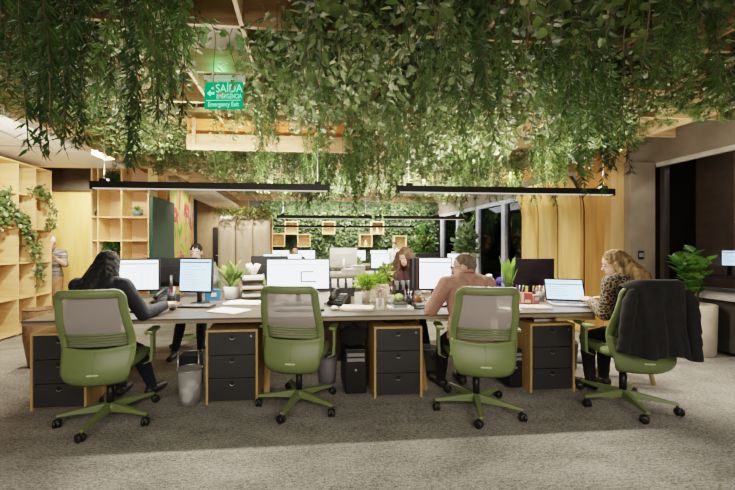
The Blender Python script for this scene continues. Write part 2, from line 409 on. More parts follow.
# white suspended soffit with a flush cassette over the left side
sof = thing('white_soffit', 'flat white suspended ceiling panel with a flush cassette grille, left of the plants', 'ceiling panel', (-4.18, 5.0, 2.60))
MB().box((0,-.6,.08),(2.36,1.35,.16)).box((0,.63,.08),(2.36,1.05,.16)).box((0,0,.12),(2.3,2.2,.06)).build('panel', mat('white_gypsum', (.72,.70,.66), .7, var=.03), sof)
MB().box((.30,-.55,-.006),(.95,.75,.012)).build('cassette', mat('grey_grille', (.60,.59,.56), .5), sof)
g = MB()
for sx in (-1,1): g.box((.30+sx*.475,-.55,-.01),(.02,.77,.02))
for sy in (-1,1): g.box((.30,-.55+sy*.375,-.01),(.95,.02,.02))
g.build('grille_edge', M_grey, sof)
plane_box('recess_shade_panel', (-4.2, 7.1, 2.62), (1.7, .12, .52), mat('recess_shade', (.05,.04,.03), .8))  # solid dark panel, its colour stands in for the shade of a recess
plane_box('wall_upper_left', (-4.7, 4.0, 3.04), (1.4, 6.2, .52), M_taupe)
plane_box('trim_5', (-2.9, 6.6, 3.0), (2.4, .1, .6), M_taupe)

# ash panel door wall at the end of the alcove
plane_box('wall_alcove', (-4.06, 7.22, 1.65), (2.68, .1, 3.3), M_door)
d1 = struct(MB().box((-4.25,7.16,1.02),(.86,.03,2.04)).build('door_1', M_door, bevel=.003))
MB().tube([(-3.9,7.13,1.0),(-3.9,7.09,1.0),(-4.0,7.09,1.0)],.008,8).build('door_handle', M_alu, d1)
# side wall with green door and mural
plane_box('wall_side_passage', (-2.78, 7.95, 1.65), (.14, 1.5, 3.3), M_taupe)
gd = struct(MB().box((-2.62, 6.74, 1.08), (.05, 1.0, 2.16)).build('door_2', mat('bottle_green_paint', (.006,.055,.042), .5, var=.1), bevel=.004))
MB().tube([(-2.60,6.35,1.0),(-2.55,6.35,1.0),(-2.55,6.47,1.0)],.008,8).build('door_handle', M_alu, gd)
mur = MB(); mur.box((0,0,0),(.02,1.5,2.5))
M_mural = ramp_mat('mural_paint', [(.26,(.04,.12,.03)),(.38,(.22,.42,.05)),(.44,(.55,.60,.12)),(.48,(.62,.40,.18)),(.54,(.68,.46,.22)),(.59,(.50,.07,.05)),(.65,(.14,.07,.08)),(.74,(.52,.36,.18))], 1.7, (1,1.9,.55), dist=2.2)
o = mur.build('painted_mural', M_mural, loc=(-2.69, 7.98, 1.30)); tag(o, 'tall abstract mural of green, red and beige swirls beside the green door', 'mural')
for c, rr in (((.014,-.45,.65),.13), ((.014,-.1,-.3),.10), ((.014,.3,.8),.12)):
    pet = MB()
    for k in range(7):
        t = 2*PI*k/7; pet.ball((c[0], c[1]+rr*.8*math.cos(t), c[2]+rr*.8*math.sin(t)), (.003, rr*.5, rr*.5), 8, 5)
    pet.build('painted_flower', mat('mural_red', (.55,.07,.05), .6), o)

# ------------------------------------------------------------------ open shelving, left side
def shelving(name, label, cat, loc, rotz, xsv, zsv, depth, mboard, mback, t=.022):
    """width along local X, opening toward local -Y"""
    r = thing(name, label, cat, loc, rotz)
    x0, x1, z1 = xsv[0], xsv[-1], zsv[-1]
    for z in zsv: MB().box(((x0+x1)/2, depth/2, z+t/2), (x1-x0+t, depth, t)).build('shelf_board', mboard, r)
    for x in xsv: MB().box((x, depth/2+.001, z1/2+t/2), (t, depth-.004, z1-.002)).build('upright', mboard, r)
    MB().box(((x0+x1)/2, depth-.006, z1/2), (x1-x0, .012, z1)).build('back_panel', mback, r)
    return r
# local X -> world +Y when rotated +90; opening (-Y local) -> world +X
shL = shelving('open_shelving', 'tall pale wooden cube shelving along the left side with trailing ivy', 'shelf', (-4.12, 6.08, 0.0), R(90), [-2.31+.33*i for i in range(8)], [0.03,.53,1.04,1.55,2.05,2.50], .34, M_shelf, M_shelfback)
shB = shelving('display_bookcase', 'narrow plywood bookcase with a blue bowl and ferns beside the green door', 'bookcase', (-3.12, 6.22, 0.0), 0, [-.46,-.36,.02,.46], [.03,.55,1.0,1.38,1.78,2.26,2.70], .36, M_shelf, wood_mat('bookcase_back', (.48,.30,.17), (.54,.35,.21), 'Z'))

# far left booth with lit pale panels and plants on its top
fbt = thing('panel_booth', 'pale lit booth of upright panels with plants on top, left of the living wall', 'booth', (-1.62, 9.6, 0))
for k in range(3):
    def ps(u, v, k=k):
        z = 2.12*v; yb = .35*max(0, (z-1.75)/.37)**2
        return (-.69 + k*.465 + .44*u, yb + .03*math.sin(u*PI), z)
    MB().surf(ps, 4, 20).build('panel', wood_mat('pale_panel', (.62,.52,.40), (.74,.64,.50), 'Z'), fbt, solid=.03)
MB().box((.0,.55,1.06),(1.40,.2,2.12)).build('booth_body', M_oak, fbt)
plane_box('wall_passage_end', (-2.6, 11.5, 1.65), (1.6, .1, 3.3), mat('passage_dark', (.30,.22,.13), .8))
d3 = struct(MB().box((-2.45,11.43,.95),(.9,.04,1.9)).build('door_3', M_blackm)); MB().tube([(-2.8,11.4,1.0),(-2.8,11.35,1.0),(-2.7,11.35,1.0)],.012,6).build('door_handle', M_alu, d3)
plane_box('trim_6', (-2.45, 9.9, 2.55), (.7, 3.2, .1), mat('passage_ceiling', (.60,.56,.48), .7))

# ------------------------------------------------------------------ desks
def desk(name, label, loc, W, D, round_r, trestles, group=None):
    r = thing(name, label, 'desk', loc, 0, group)
    pts = [(-W/2,-D/2)]
    n = 8
    for q,(cx,cy) in enumerate(((W/2-round_r,-D/2+round_r),(W/2-round_r,D/2-round_r))):
        for k in range(n+1):
            t = -PI/2 + PI/2*(q + k/n); pts.append((cx+round_r*math.cos(t), cy+round_r*math.sin(t)))
    pts.append((-W/2, D/2))
    MB().prism(pts, .728, .742).build('desk_top', M_desk, r)
    MB().prism([(x*.9985,y*.997) for x,y in pts], .704, .7279).build('desk_core', M_deskedge, r)
    MB().box((0,-.02,.672),(W-.9,.06,.06)).box((0,D/2-.3,.672),(W-.9,.05,.06)).box((0,-D/2+.36,.672),(W-.9,.05,.06)).build('under_rail', M_carcass, r)
    for x in trestles:
        for s in (-1,1):
            MB().tube([(x, s*.12, .64),(x, s*(D/2-.3), .0)], [.03,.024], 4, smooth=False).build('trestle_leg', M_carcass, r)
        MB().box((x,0,.36),(.03,.52,.05)).build('trestle_rail', M_carcass, r)
    return r
DX, DY = 0.30, 3.50
desk1 = desk('bench_desk', 'long dark topped shared bench desk in the foreground on plywood trestles', (DX, DY, 0), 4.80, 1.44, .32, [-.63, .79, 2.2])
desk2 = desk('bench_desk', 'second bench desk behind the foreground one, with a white computer at its middle', (1.2, 7.05, 0), 4.4, 1.44, .2, [-1.8, 0, 1.8])
desk3 = desk('bench_desk', 'farthest bench desk in front of the living wall', (1.2, 10.5, 0), 4.4, 1.44, .2, [-1.8, 0, 1.8])
MB().box((0.15,-.32,.60),(.25,.02,.10)).build('cable_tray', M_blackm, desk1)
MB().box((.24,-.02,.35),(.10,.03,.70)).build('plywood_panel', M_carcass, desk1)
MB().box((-2.34,.30,.352),(.03,.5,.704)).build('end_panel', M_carcass, desk1)
MB().box((-.28,.02,.41),(.92,.02,.54)).build('modesty_panel', wood_mat('dark_modesty', (.09,.055,.03), (.14,.09,.05), 'X'), desk1)
MB().box((2.08,-.60,.672),(.36,.02,.055)).build('end_apron', wood_mat('apron_ply', (.55,.38,.16), (.70,.52,.26), 'X'), desk1)

# drawer cabinets
def cabinet(loc, label):
    r = thing('drawer_cabinet', label, 'cabinet', loc, 0, 'drawer cabinets under the front desk')
    W, D, H = .42, .52, .61
    for s in (-1,1): MB().box((s*(W/2-.009), D/2, H/2), (.018, D, H)).build('side_panel', M_carcass, r)
    MB().box((0, D/2, H-.009), (W-.037, D-.002, .018)).build('top_board', M_carcass, r)
    MB().box((0, D/2+.02, .012), (W-.037, D-.05, .018)).build('bottom_board', M_carcass, r)
    MB().box((0, D-.006, H/2), (W-.038, .012, H-.04)).build('back_board', M_carcass, r)
    for k in range(3):
        z = .022 + .190*k + .093
        dr = MB().box((0, .014, z), (W-.044, .02, .184)).box((0,.26,z-.02),(W-.06,.44,.12)).build('drawer', M_draw, r, bevel=.0015)
        MB().lathe([(.018,0),(.018,.002)], 14, M=Matrix.Translation((0,.0035,z+.055)) @ Matrix.Rotation(R(90),4,'X')).build('finger_hole', M_black, dr)
        pts = [(.019*math.cos(t), .0012, .055+.019*math.sin(t)) for t in [PI+.5+(PI-1)*i/8 for i in range(9)]]
        MB().tube([(p[0],p[1],z+p[2]) for p in pts], .0028, 5).build('pull_rim', M_alu, dr)
        if k == 2: MB().lathe([(.008,0),(.008,.004)], 10, M=Matrix.Translation((.155,.004,z+.06)) @ Matrix.Rotation(R(90),4,'X')).build('lock', M_alu, dr)
    return r
cabinet((-1.94, 2.94, 0), 'charcoal three drawer plywood cabinet half hidden by the leftmost chair, at the left desk end')
cabinet((-.596, 2.94, 0), 'charcoal three drawer plywood cabinet under the papers, beside the white mesh bin')
cabinet((.80, 2.94, 0), 'charcoal three drawer plywood cabinet with a black bag lying on it')
cabinet((2.20, 2.94, 0), 'charcoal three drawer plywood cabinet with books on top, below the laptop')

# ------------------------------------------------------------------ pendants
M_diff = emit_mat('lamp_diffuser', (1.0,.93,.80), .5)
def pendant(x0, x1, Y, z, label, watt, up, hz=2.6, gain=1.0):
    r = thing('pendant_lamp', label, 'lamp', ((x0+x1)/2, Y, z), 0, 'linear pendant lamps over the desks'); L = x1-x0
    MB().box((0,0,.036),(L,.055,.062)).box((-L/2+.01,0,.0),(.02,.055,.02)).box((L/2-.01,0,.0),(.02,.055,.02)).build('housing', M_blackm, r, bevel=.002)
    MB().box((0,0,.001),(L-.05,.04,.006)).build('diffuser', M_diff, r)
    for s in (-1,1):
        MB().tube([(s*(L/2-.12),0,.06),(s*(L/2-.12),0,hz-z)], .0025, 5).build('cable', M_alu, r)
        MB().box((s*(L/2-.12),0,.078),(.07,.05,.03)).build('cable_clamp', M_blackm, r)
    for nm, w_, dz, rx in (('down', watt, -.012, 0), ('up', up, .075, PI)):
        if not w_: continue
        l = bpy.data.lights.new('pendant_'+nm, 'AREA'); l.shape = 'RECTANGLE'; l.size = L-.1; l.size_y = .04; l.energy = w_; l.color = (1.0,.90,.74)
        lo = bpy.data.objects.new('pendant_'+nm+'_light', l); COL.objects.link(lo); lo.parent = r; lo.location = (0,0,dz); lo.rotation_euler = (rx,0,0)
    return r
pendant(-2.02, .25, 3.5, 1.847, 'long black linear pendant over the left half of the front desk', 64, 54)
pendant(.94, 3.31, 3.5, 1.847, 'long black linear pendant over the right half of the front desk', 64, 52)
pendant(-.55, 1.36, 7.05, 1.85, 'black linear pendant over the left half of the second desk', 40, 80)
pendant(1.42, 3.33, 7.05, 1.85, 'black linear pendant over the right half of the second desk', 40, 80)
pendant(-.9, 1.2, 10.5, 1.85, 'far black linear pendant over the left half of the last desk', 50, 26)
pendant(1.25, 3.35, 10.5, 1.85, 'far black linear pendant over the right half of the last desk', 50, 26)

def area(name, loc, rot, sx, sy, e, col=(1,.9,.76), spread=180):
    l = bpy.data.lights.new(name, 'AREA'); l.shape = 'RECTANGLE'; l.size = sx; l.size_y = sy; l.energy = e; l.color = col; l.spread = R(spread)
    o = bpy.data.objects.new(name, l); COL.objects.link(o); o.location = loc; o.rotation_euler = rot; return o
def spot(name, loc, target, e, ang=70, col=(1,.86,.66), rad=.04, blend=.6):
    l = bpy.data.lights.new(name, 'SPOT'); l.energy = e; l.spot_size = R(ang); l.spot_blend = blend; l.color = col; l.shadow_soft_size = rad
    o = bpy.data.objects.new(name, l); COL.objects.link(o); o.location = loc
    o.rotation_euler = (Vector(target)-Vector(loc)).to_track_quat('-Z','Y').to_euler(); return o
area('rear_row_light', (0.3, -.9, 2.5), (0,0,0), 5.0, .3, 62)
area('rear_fill_light', (0.3, -2.6, 2.2), (R(62),0,0), 5.0, 1.0, 75, (1,.94,.84))
spot('shelf_light', (-2.9, 4.3, 2.56), (-4.2, 5.0, 1.0), 210, 110)
spot('alcove_light', (-3.9, 6.2, 2.5), (-4.2, 7.1, 1.2), 125, 120)
spot('bookcase_light', (-2.9, 5.2, 2.75), (-3.1, 6.3, 1.6), 130, 80)
spot('booth_light', (3.35, 5.6, 2.55), (4.2, 5.6, 1.5), 85, 120, (1,.86,.64))
spot('oak_light', (3.9, 4.0, 2.5), (4.5, 4.9, 1.6), 22, 80)
spot('planter_light', (4.2, 2.9, 2.55), (4.5, 3.3, 0), 110, 75)
spot('far_booth_light', (-1.6, 8.8, 2.5), (-1.6, 9.6, 1.6), 60, 110)
spot('mural_light', (-1.9, 7.9, 2.5), (-2.7, 7.9, 1.5), 45, 110)
area('passage_light', (-2.4, 10.6, 2.4), (0,0,0), .5, 1.0, 40)
area('living_wall_light', (1.6, 12.1, 2.95), (R(18),0,0), 5.6, .2, 330, (1,.97,.85))
area('foliage_fill_light', (1.2, 6.0, 2.2), (PI,0,0), 4.5, .2, 150, (1,.92,.72))  # unseen strip added to brighten the leaves around the second row
area('glazing_fill_light', (3.9, 9.4, 2.5), (0,R(-30),0), .3, 4.0, 20, (.95,.97,1))  # unseen area lamp added to lift the dim back mullions
area('corridor_light', (6.3, 2.8, 3.2), (0,0,0), .3, 3.0, 40)
spot('soffit_fill_light', (-3.0, 3.6, 1.9), (-3.9, 4.9, 2.6), 60, 130)  # unseen spot added from below to whiten the soffit
spot('beam_fill_light', (3.6, 3.0, 2.1), (5.1, 3.8, 3.0), 18, 120)  # unseen spot added because the concrete beam came out dark
area('canopy_fill_light', (0.3, 2.2, 1.95), (PI,0,0), 3.5, .1, 10, (1,.93,.80))  # unseen strip added below the lattice to lift the front leaves
wd = bpy.data.worlds.new('world'); scene.world = wd; wd.use_nodes = True
wd.node_tree.nodes['Background'].inputs[0].default_value = (.5,.45,.38,1); wd.node_tree.nodes['Background'].inputs[1].default_value = .05
# ------------------------------------------------------------------ task chairs (face local +Y)
def back_y(u, z):
    """rear surface of the backrest: hugs the sitter, leans back towards the top, lumbar bulge"""
    return -.245 + .045*u*u - .10*max(0,(z-.55)/.47)**1.3 + .05*math.exp(-((z-.62)/.12)**2) - .02
def hw(z):
    a = .208 + .018*math.sin(max(0,min(1,(z-.40)/.5))*PI)
    if z < .44: a *= math.sqrt(max(.0, 1-((.44-z)/.10)**2))*.35 + .65
    return a
def make_chair(label, jacket=False):
    r = thing('task_chair', label, 'chair', (0,0,0), 0, 'green task chairs')
    # star base
    MB().lathe([(.0,.06),(.045,.065),(.052,.10),(.040,.125),(.030,.13)],16).build('base_hub', M_green, r)
    for k in range(5):
        a = R(-98) + k*2*PI/5; c, s = math.cos(a), math.sin(a)
        m = MB(); M = Matrix.Rotation(a, 4, 'Z')
        vs = []
        for x, hy, z0, z1 in ((.02,.030,.070,.128),(.12,.026,.074,.118),(.22,.022,.076,.104),(.335,.017,.072,.090)):
            vs += [(x,-hy,z0),(x,hy,z0),(x,hy*.7,z1),(x,-hy*.7,z1)]
        fs = [(3,2,1,0),(12,13,14,15)]
        for i in range(3):
            for k2 in range(4): fs.append((4*i+k2,4*i+(k2+1)%4,4*i+4+(k2+1)%4,4*i+4+k2))
        m.add(vs, fs, False, M).build('base_leg', M_green, r, bevel=.004)
        m = MB(); mw = MB(); q = a + 1.1 + k*.9
        p = Vector((.325*c, .325*s, 0)); d = Vector((math.cos(q), math.sin(q), 0)); n = Vector((-d.y, d.x, 0))
        off = p - d*.018
        for sd in (-1,1):
            MM = Matrix.Translation(off + n*sd*.013 + Vector((0,0,.030))) @ n.to_track_quat('Z','Y').to_matrix().to_4x4()
            m.lathe([(.008,-.010),(.026,-.010),(.030,-.006),(.030,.006),(.026,.010),(.008,.010)], 16, M=MM)
        m.ball(off+Vector((0,0,.042)), (.022,.022,.022), 10, 6); m.tube([p+Vector((0,0,.03)), p+Vector((0,0,.075))], .009, 8)
        m.build('caster', M_black, r)
    MB().lathe([(.026,.12),(.026,.26),(.019,.262),(.019,.40)],14).build('gas_lift', M_black, r)
    mb = MB().rbox((0,-.02,.405),(.16,.24,.05),.02); mb.tube([(.06,.02,.40),(.20,.04,.395),(.24,.04,.39)],.006,6)
    mb.tube([(0,-.10,.395),(0,-.20,.40),(0,-.262,.44)],[.03,.028,.024],8)
    mb.build('tilt_mechanism', M_black, r)
    # seat: superellipse cushion
    def cush(u, v):
        t = 2*PI*u; e = .42
        cx = math.copysign(abs(math.cos(t))**e, math.cos(t)); cy = math.copysign(abs(math.sin(t))**e, math.sin(t))
        rr, z = [(0,.438),(.9,.436),(1.0,.448),(1.02,.468),(.985,.486),(.88,.497),(.5,.495),(0,.492)][v]
        return (.235*rr*cx, .015+.225*rr*cy, z - (.018*max(0, cy*rr)**3))
    m = MB(); vs = []; fs = []; n = 32
    for v in range(8):
        for i in range(n): vs.append(cush(i/n, v))
    for v in range(7):
        for i in range(n): fs.append((v*n+i, v*n+(i+1)%n, (v+1)*n+(i+1)%n, (v+1)*n+i))
    m.add(vs, fs, True).build('seat', M_greenfab, r)
    # back frame ring
    zt, zb = 1.00, .66
    def S(u, z, o=0): return (u*hw(z), back_y(u, z)+o, z)
    pts = []; rc = .06
    for i in range(13): pts.append(S(-1, .46 + (zt-rc-.46)*i/12))
    for i in range(1,7):
        t = PI/2*i/6; z = zt-rc+rc*math.sin(t); pts.append(S(-1+ (1-math.cos(t))*rc/.23, z))
    for i in range(1,9): pts.append(S(-.74+1.48*i/9, zt))
    for i in range(0,7):
        t = PI/2*(1-i/6); z = zt-rc+rc*math.sin(t); pts.append(S(1-(1-math.cos(t))*rc/.23, z))
    for i in range(1,13): pts.append(S(1, zt-rc - (zt-rc-.46)*i/12))
    m = MB(); P = [Vector(p) for p in pts]; vs = []; fs = []; cen = Vector((0,0,.72))
    for i, p in enumerate(P):
        t = (P[min(i+1,len(P)-1)]-P[max(i-1,0)]).normalized(); yv = Vector((0,1,0)); inn = t.cross(yv).normalized()
        if inn.dot(Vector((0,p.y,.74))-p) < 0: inn = -inn
        for a, b in ((-.006,-.017),(.040,-.015),(.046,.0),(.040,.017),(-.006,.019),(-.014,.0)): vs.append(p + inn*a + yv*b)
    for i in range(len(P)-1):
        for k in range(6): fs.append((i*6+k, i*6+(k+1)%6, i*6+6+(k+1)%6, i*6+6+k))
    fs += [tuple(range(6))[::-1], tuple(range(len(vs)-6, len(vs)))]
    m.add(vs, fs, True).build('back_frame', M_green, r)
    MB().surf(lambda u,v: S((2*u-1)*.86, .60+.375*v, .004), 14, 14).build('back_mesh', M_mesh, r)
    # lumbar ribs and lower shell
    rib = MB()
    for k in range(5): 
        z = .612+.020*k; rib.tube([S(-.84+1.68*i/12, z, -.007) for i in range(13)], .0062, 6)
    rib.build('lumbar_rib', M_green, r)
    def low(u, v):
        z = .345 + .265*v; uu = 2*u-1
        sag = .022*(1-uu*uu)*v          # dips in the middle at its top edge
        y = back_y(uu, z) - .004 + (.05*((.44-z)/.10)**2 if z < .44 else 0)
        return (uu*hw(z)*(1.0), y, z - sag)
    m = MB().surf(low, 18, 14)
    m.build('lower_shell', M_green, r, solid=.02, off=.6)
    sm = MB(); sm.tube([Vector(low(.5, .04+.9*i/10))+Vector((0,-.0165,0)) for i in range(11)], .0016, 4); 
    sm.build('shell_seam', mat('dark_seam', (.09,.14,.03), .6), r)
    MB().rbox((0,back_y(0,.42)-.020,.425),(.075,.003,.010),.004,2,'Y').build('maker_mark', mat('pale_print', (.50,.58,.38), .6), r)
    # arms
    for s in (-1,1):
        m = MB()
        vs = []; 
        for x, y0, y1, z in ((s*.235,-.03,.07,.405),(s*.285,-.02,.06,.425),(s*.292,-.022,.05,.52),(s*.292,-.025,.045,.640)):
            vs += [(x-.011,y0,z),(x+.011,y0,z),(x+.011,y1,z),(x-.011,y1,z)]
        fs = [(3,2,1,0),(12,13,14,15)]
        for i in range(3):
            for k2 in range(4): fs.append((4*i+k2,4*i+(k2+1)%4,4*i+4+(k2+1)%4,4*i+4+k2))
        m.add(vs, fs).build('armrest_post', M_green, r, bevel=.004)
        MB().rbox((s*.285,.03,.650),(.062,.23,.022),.025).build('armrest_pad', M_green, r, bevel=.004)
    return r
chair0 = make_chair('leftmost green task chair, occupied by the long haired woman in black')
chair0.location = (-1.455, 2.765, 0); chair0.rotation_euler.z = R(6)
dup(chair0, (-.045, 2.88, 0), R(-13), 'empty green task chair in front of the monitor, lilac mesh back turned to us')
dup(chair0, (1.365, 2.69, 0), R(-13), 'green task chair holding the man in the salmon sweater')
chair4 = dup(chair0, (2.60, 2.66, 0), R(-11), 'rightmost green task chair with a black jacket draped over its back')
dup(chair0, (-1.42, 4.82, 0), R(176), 'green task chair across the desk under the person behind the tilted monitor', 'green task chairs')
dup(chair0, (1.29, 4.62, 0), R(180), 'green task chair across the desk under the brown haired woman', 'green task chairs')

# black jacket over the rightmost chair
def jtop(uu): return 1.026 - .055*max(0,(abs(uu)-.5)/.5)**2
def drape(u, v):
    uu = 2*u-1
    if v < .78:
        q = v/.78; hem = .515 - .02*uu + .02*math.sin(uu*4+.6); z = hem + (jtop(uu)-hem)*q
        fold = .016*math.sin(uu*8+1.2)*(1-q)**.7 + .010*math.sin(uu*19+q*2)*(1-q)
        x = uu*(.238 - .038*q*q) + .006*math.sin(q*7+uu*3); flare = .05*(1-q)*(1-q)
        y = back_y(min(1,abs(uu)), 1.0) - .062 - .01*(1-q) - flare*.2 + fold + .075*abs(uu)**4
        return (x, y, z)
    q = (v-.78)/.22; yb = back_y(min(1,abs(uu)),1.0) - .060 + .055*abs(uu)**4
    if q < .4:
        t = q/.4*PI; return (uu*.198, yb + .042*(1-math.cos(t)), jtop(uu) + .03*math.sin(t))
    return (uu*.19, yb+.09, jtop(uu) - (q-.4)/.6*.2)
jk = thing('jacket', 'black wool jacket draped over the back of the rightmost chair', 'jacket', (2.60, 2.66, 0), R(-11))
MB().surf(drape, 56, 44).build('jacket_body', M_blackcloth, jk, solid=.008, off=1)
for s, pts in ((1, [(.165,-.375,.985),(.185,-.392,.90),(.195,-.395,.76),(.202,-.392,.62),(.210,-.395,.50)]), (-1, [(-.165,-.36,.985),(-.19,-.36,.90),(-.205,-.355,.76),(-.215,-.35,.62),(-.228,-.35,.53)])):
    pp = []
    for i in range(len(pts)-1):
        for k in range(5): pp.append(Vector(pts[i]).lerp(Vector(pts[i+1]), k/5) + Vector((.003*math.sin(i*9+k*2),.003*math.cos(i*5+k*3),0)))
    pp.append(Vector(pts[-1])); n = len(pp)
    sl = MB().tube(pp, [(.026+.016*min(1,i/5)+.002*math.sin(i*1.7)) for i in range(n)], 12).build('sleeve', M_blackcloth, jk)
    if s > 0: MB().ball((.246,-.40,.52), (.010,.010,.010), 8, 5).build('cuff_button', M_alu, sl)
cl = MB(); cl.tube([(-.12,-.385,1.035),(-.06,-.405,1.02),(0,-.41,1.012),(.06,-.405,1.02),(.12,-.385,1.035)], [.010,.016,.018,.016,.010], 8)
cl.build('collar', M_blackcloth, jk)
MB().tube([(.0,-.402,.98),(.004,-.376,.85),(.0,-.35,.70),(.006,-.36,.55)],.0022,5).build('back_seam', M_black, jk)

# ------------------------------------------------------------------ people
M_skin = mat('skin', (.58,.36,.27), .55, var=.06, scale=4)
M_skin2 = mat('skin_tan', (.50,.29,.20), .55, var=.06, scale=4)
def hairmat(n, a, b): return ramp_mat(n, [(.3,a),(.7,b)], 40, (1,1,.08), rough=.85, dist=.4, detail=4)
M_hblack = hairmat('black_hair', (.003,.003,.004), (.010,.009,.012))
M_hbrown = hairmat('brown_hair', (.035,.018,.010), (.11,.06,.032))
M_hblond = hairmat('wavy_blond_hair', (.055,.030,.012), (.30,.19,.085))
M_hgrey = hairmat('short_grey_brown_hair', (.09,.065,.05), (.20,.15,.12))
M_hwhite = hairmat('white_hair', (.55,.52,.48), (.80,.78,.74))
M_navy = mat('navy_black_knit', (.012,.013,.024), .8, var=.3, scale=30, bump=.15)
M_salmon = mat('salmon_knit', (.37,.205,.16), .9, var=.08, scale=50, bump=.2, bscale=180)
M_leopard = ramp_mat('leopard_print', [(.0,(.008,.007,.006)),(.42,(.012,.010,.008)),(.50,(.24,.17,.10)),(.58,(.34,.26,.17)),(.68,(.03,.022,.016)),(1,(.012,.010,.009))], 38, rough=.8, voronoi=True)
M_denim = mat('dark_denim', (.022,.028,.045), .9, var=.2, scale=40)
M_darkt = mat('dark_trousers', (.020,.018,.020), .9, var=.2, scale=20)
M_brownt = mat('brown_trousers', (.22,.13,.07), .9, var=.15)
M_striped = ramp_mat('striped_top', [(.42,(.06,.055,.06)),(.5,(.35,.33,.31)),(.58,(.08,.07,.07))], 10, (.2,.2,3), rough=.8, dist=.1, detail=0)
M_shoe = mat('dark_shoe', (.03,.025,.022), .5)
M_whitetop = mat('white_cotton', (.72,.70,.68), .9)
M_greytop = mat('grey_cotton', (.20,.20,.22), .9)
M_eye = mat('eye_white', (.75,.73,.70), .3); M_iris = mat('dark_iris', (.03,.02,.015), .2); M_lip = mat('lip', (.42,.16,.14), .5)

def ik(a, b, l1, l2, hint):
    a, b = Vector(a), Vector(b); d = b-a; L = min(d.length, (l1+l2)*.995); d.normalize(); b2 = a+d*L
    x = (l1*l1 - l2*l2 + L*L)/(2*L); h = math.sqrt(max(0, l1*l1-x*x)); hv = Vector(hint); hv = (hv - d*hv.dot(d)).normalized()
    return a + d*x + hv*h, b2

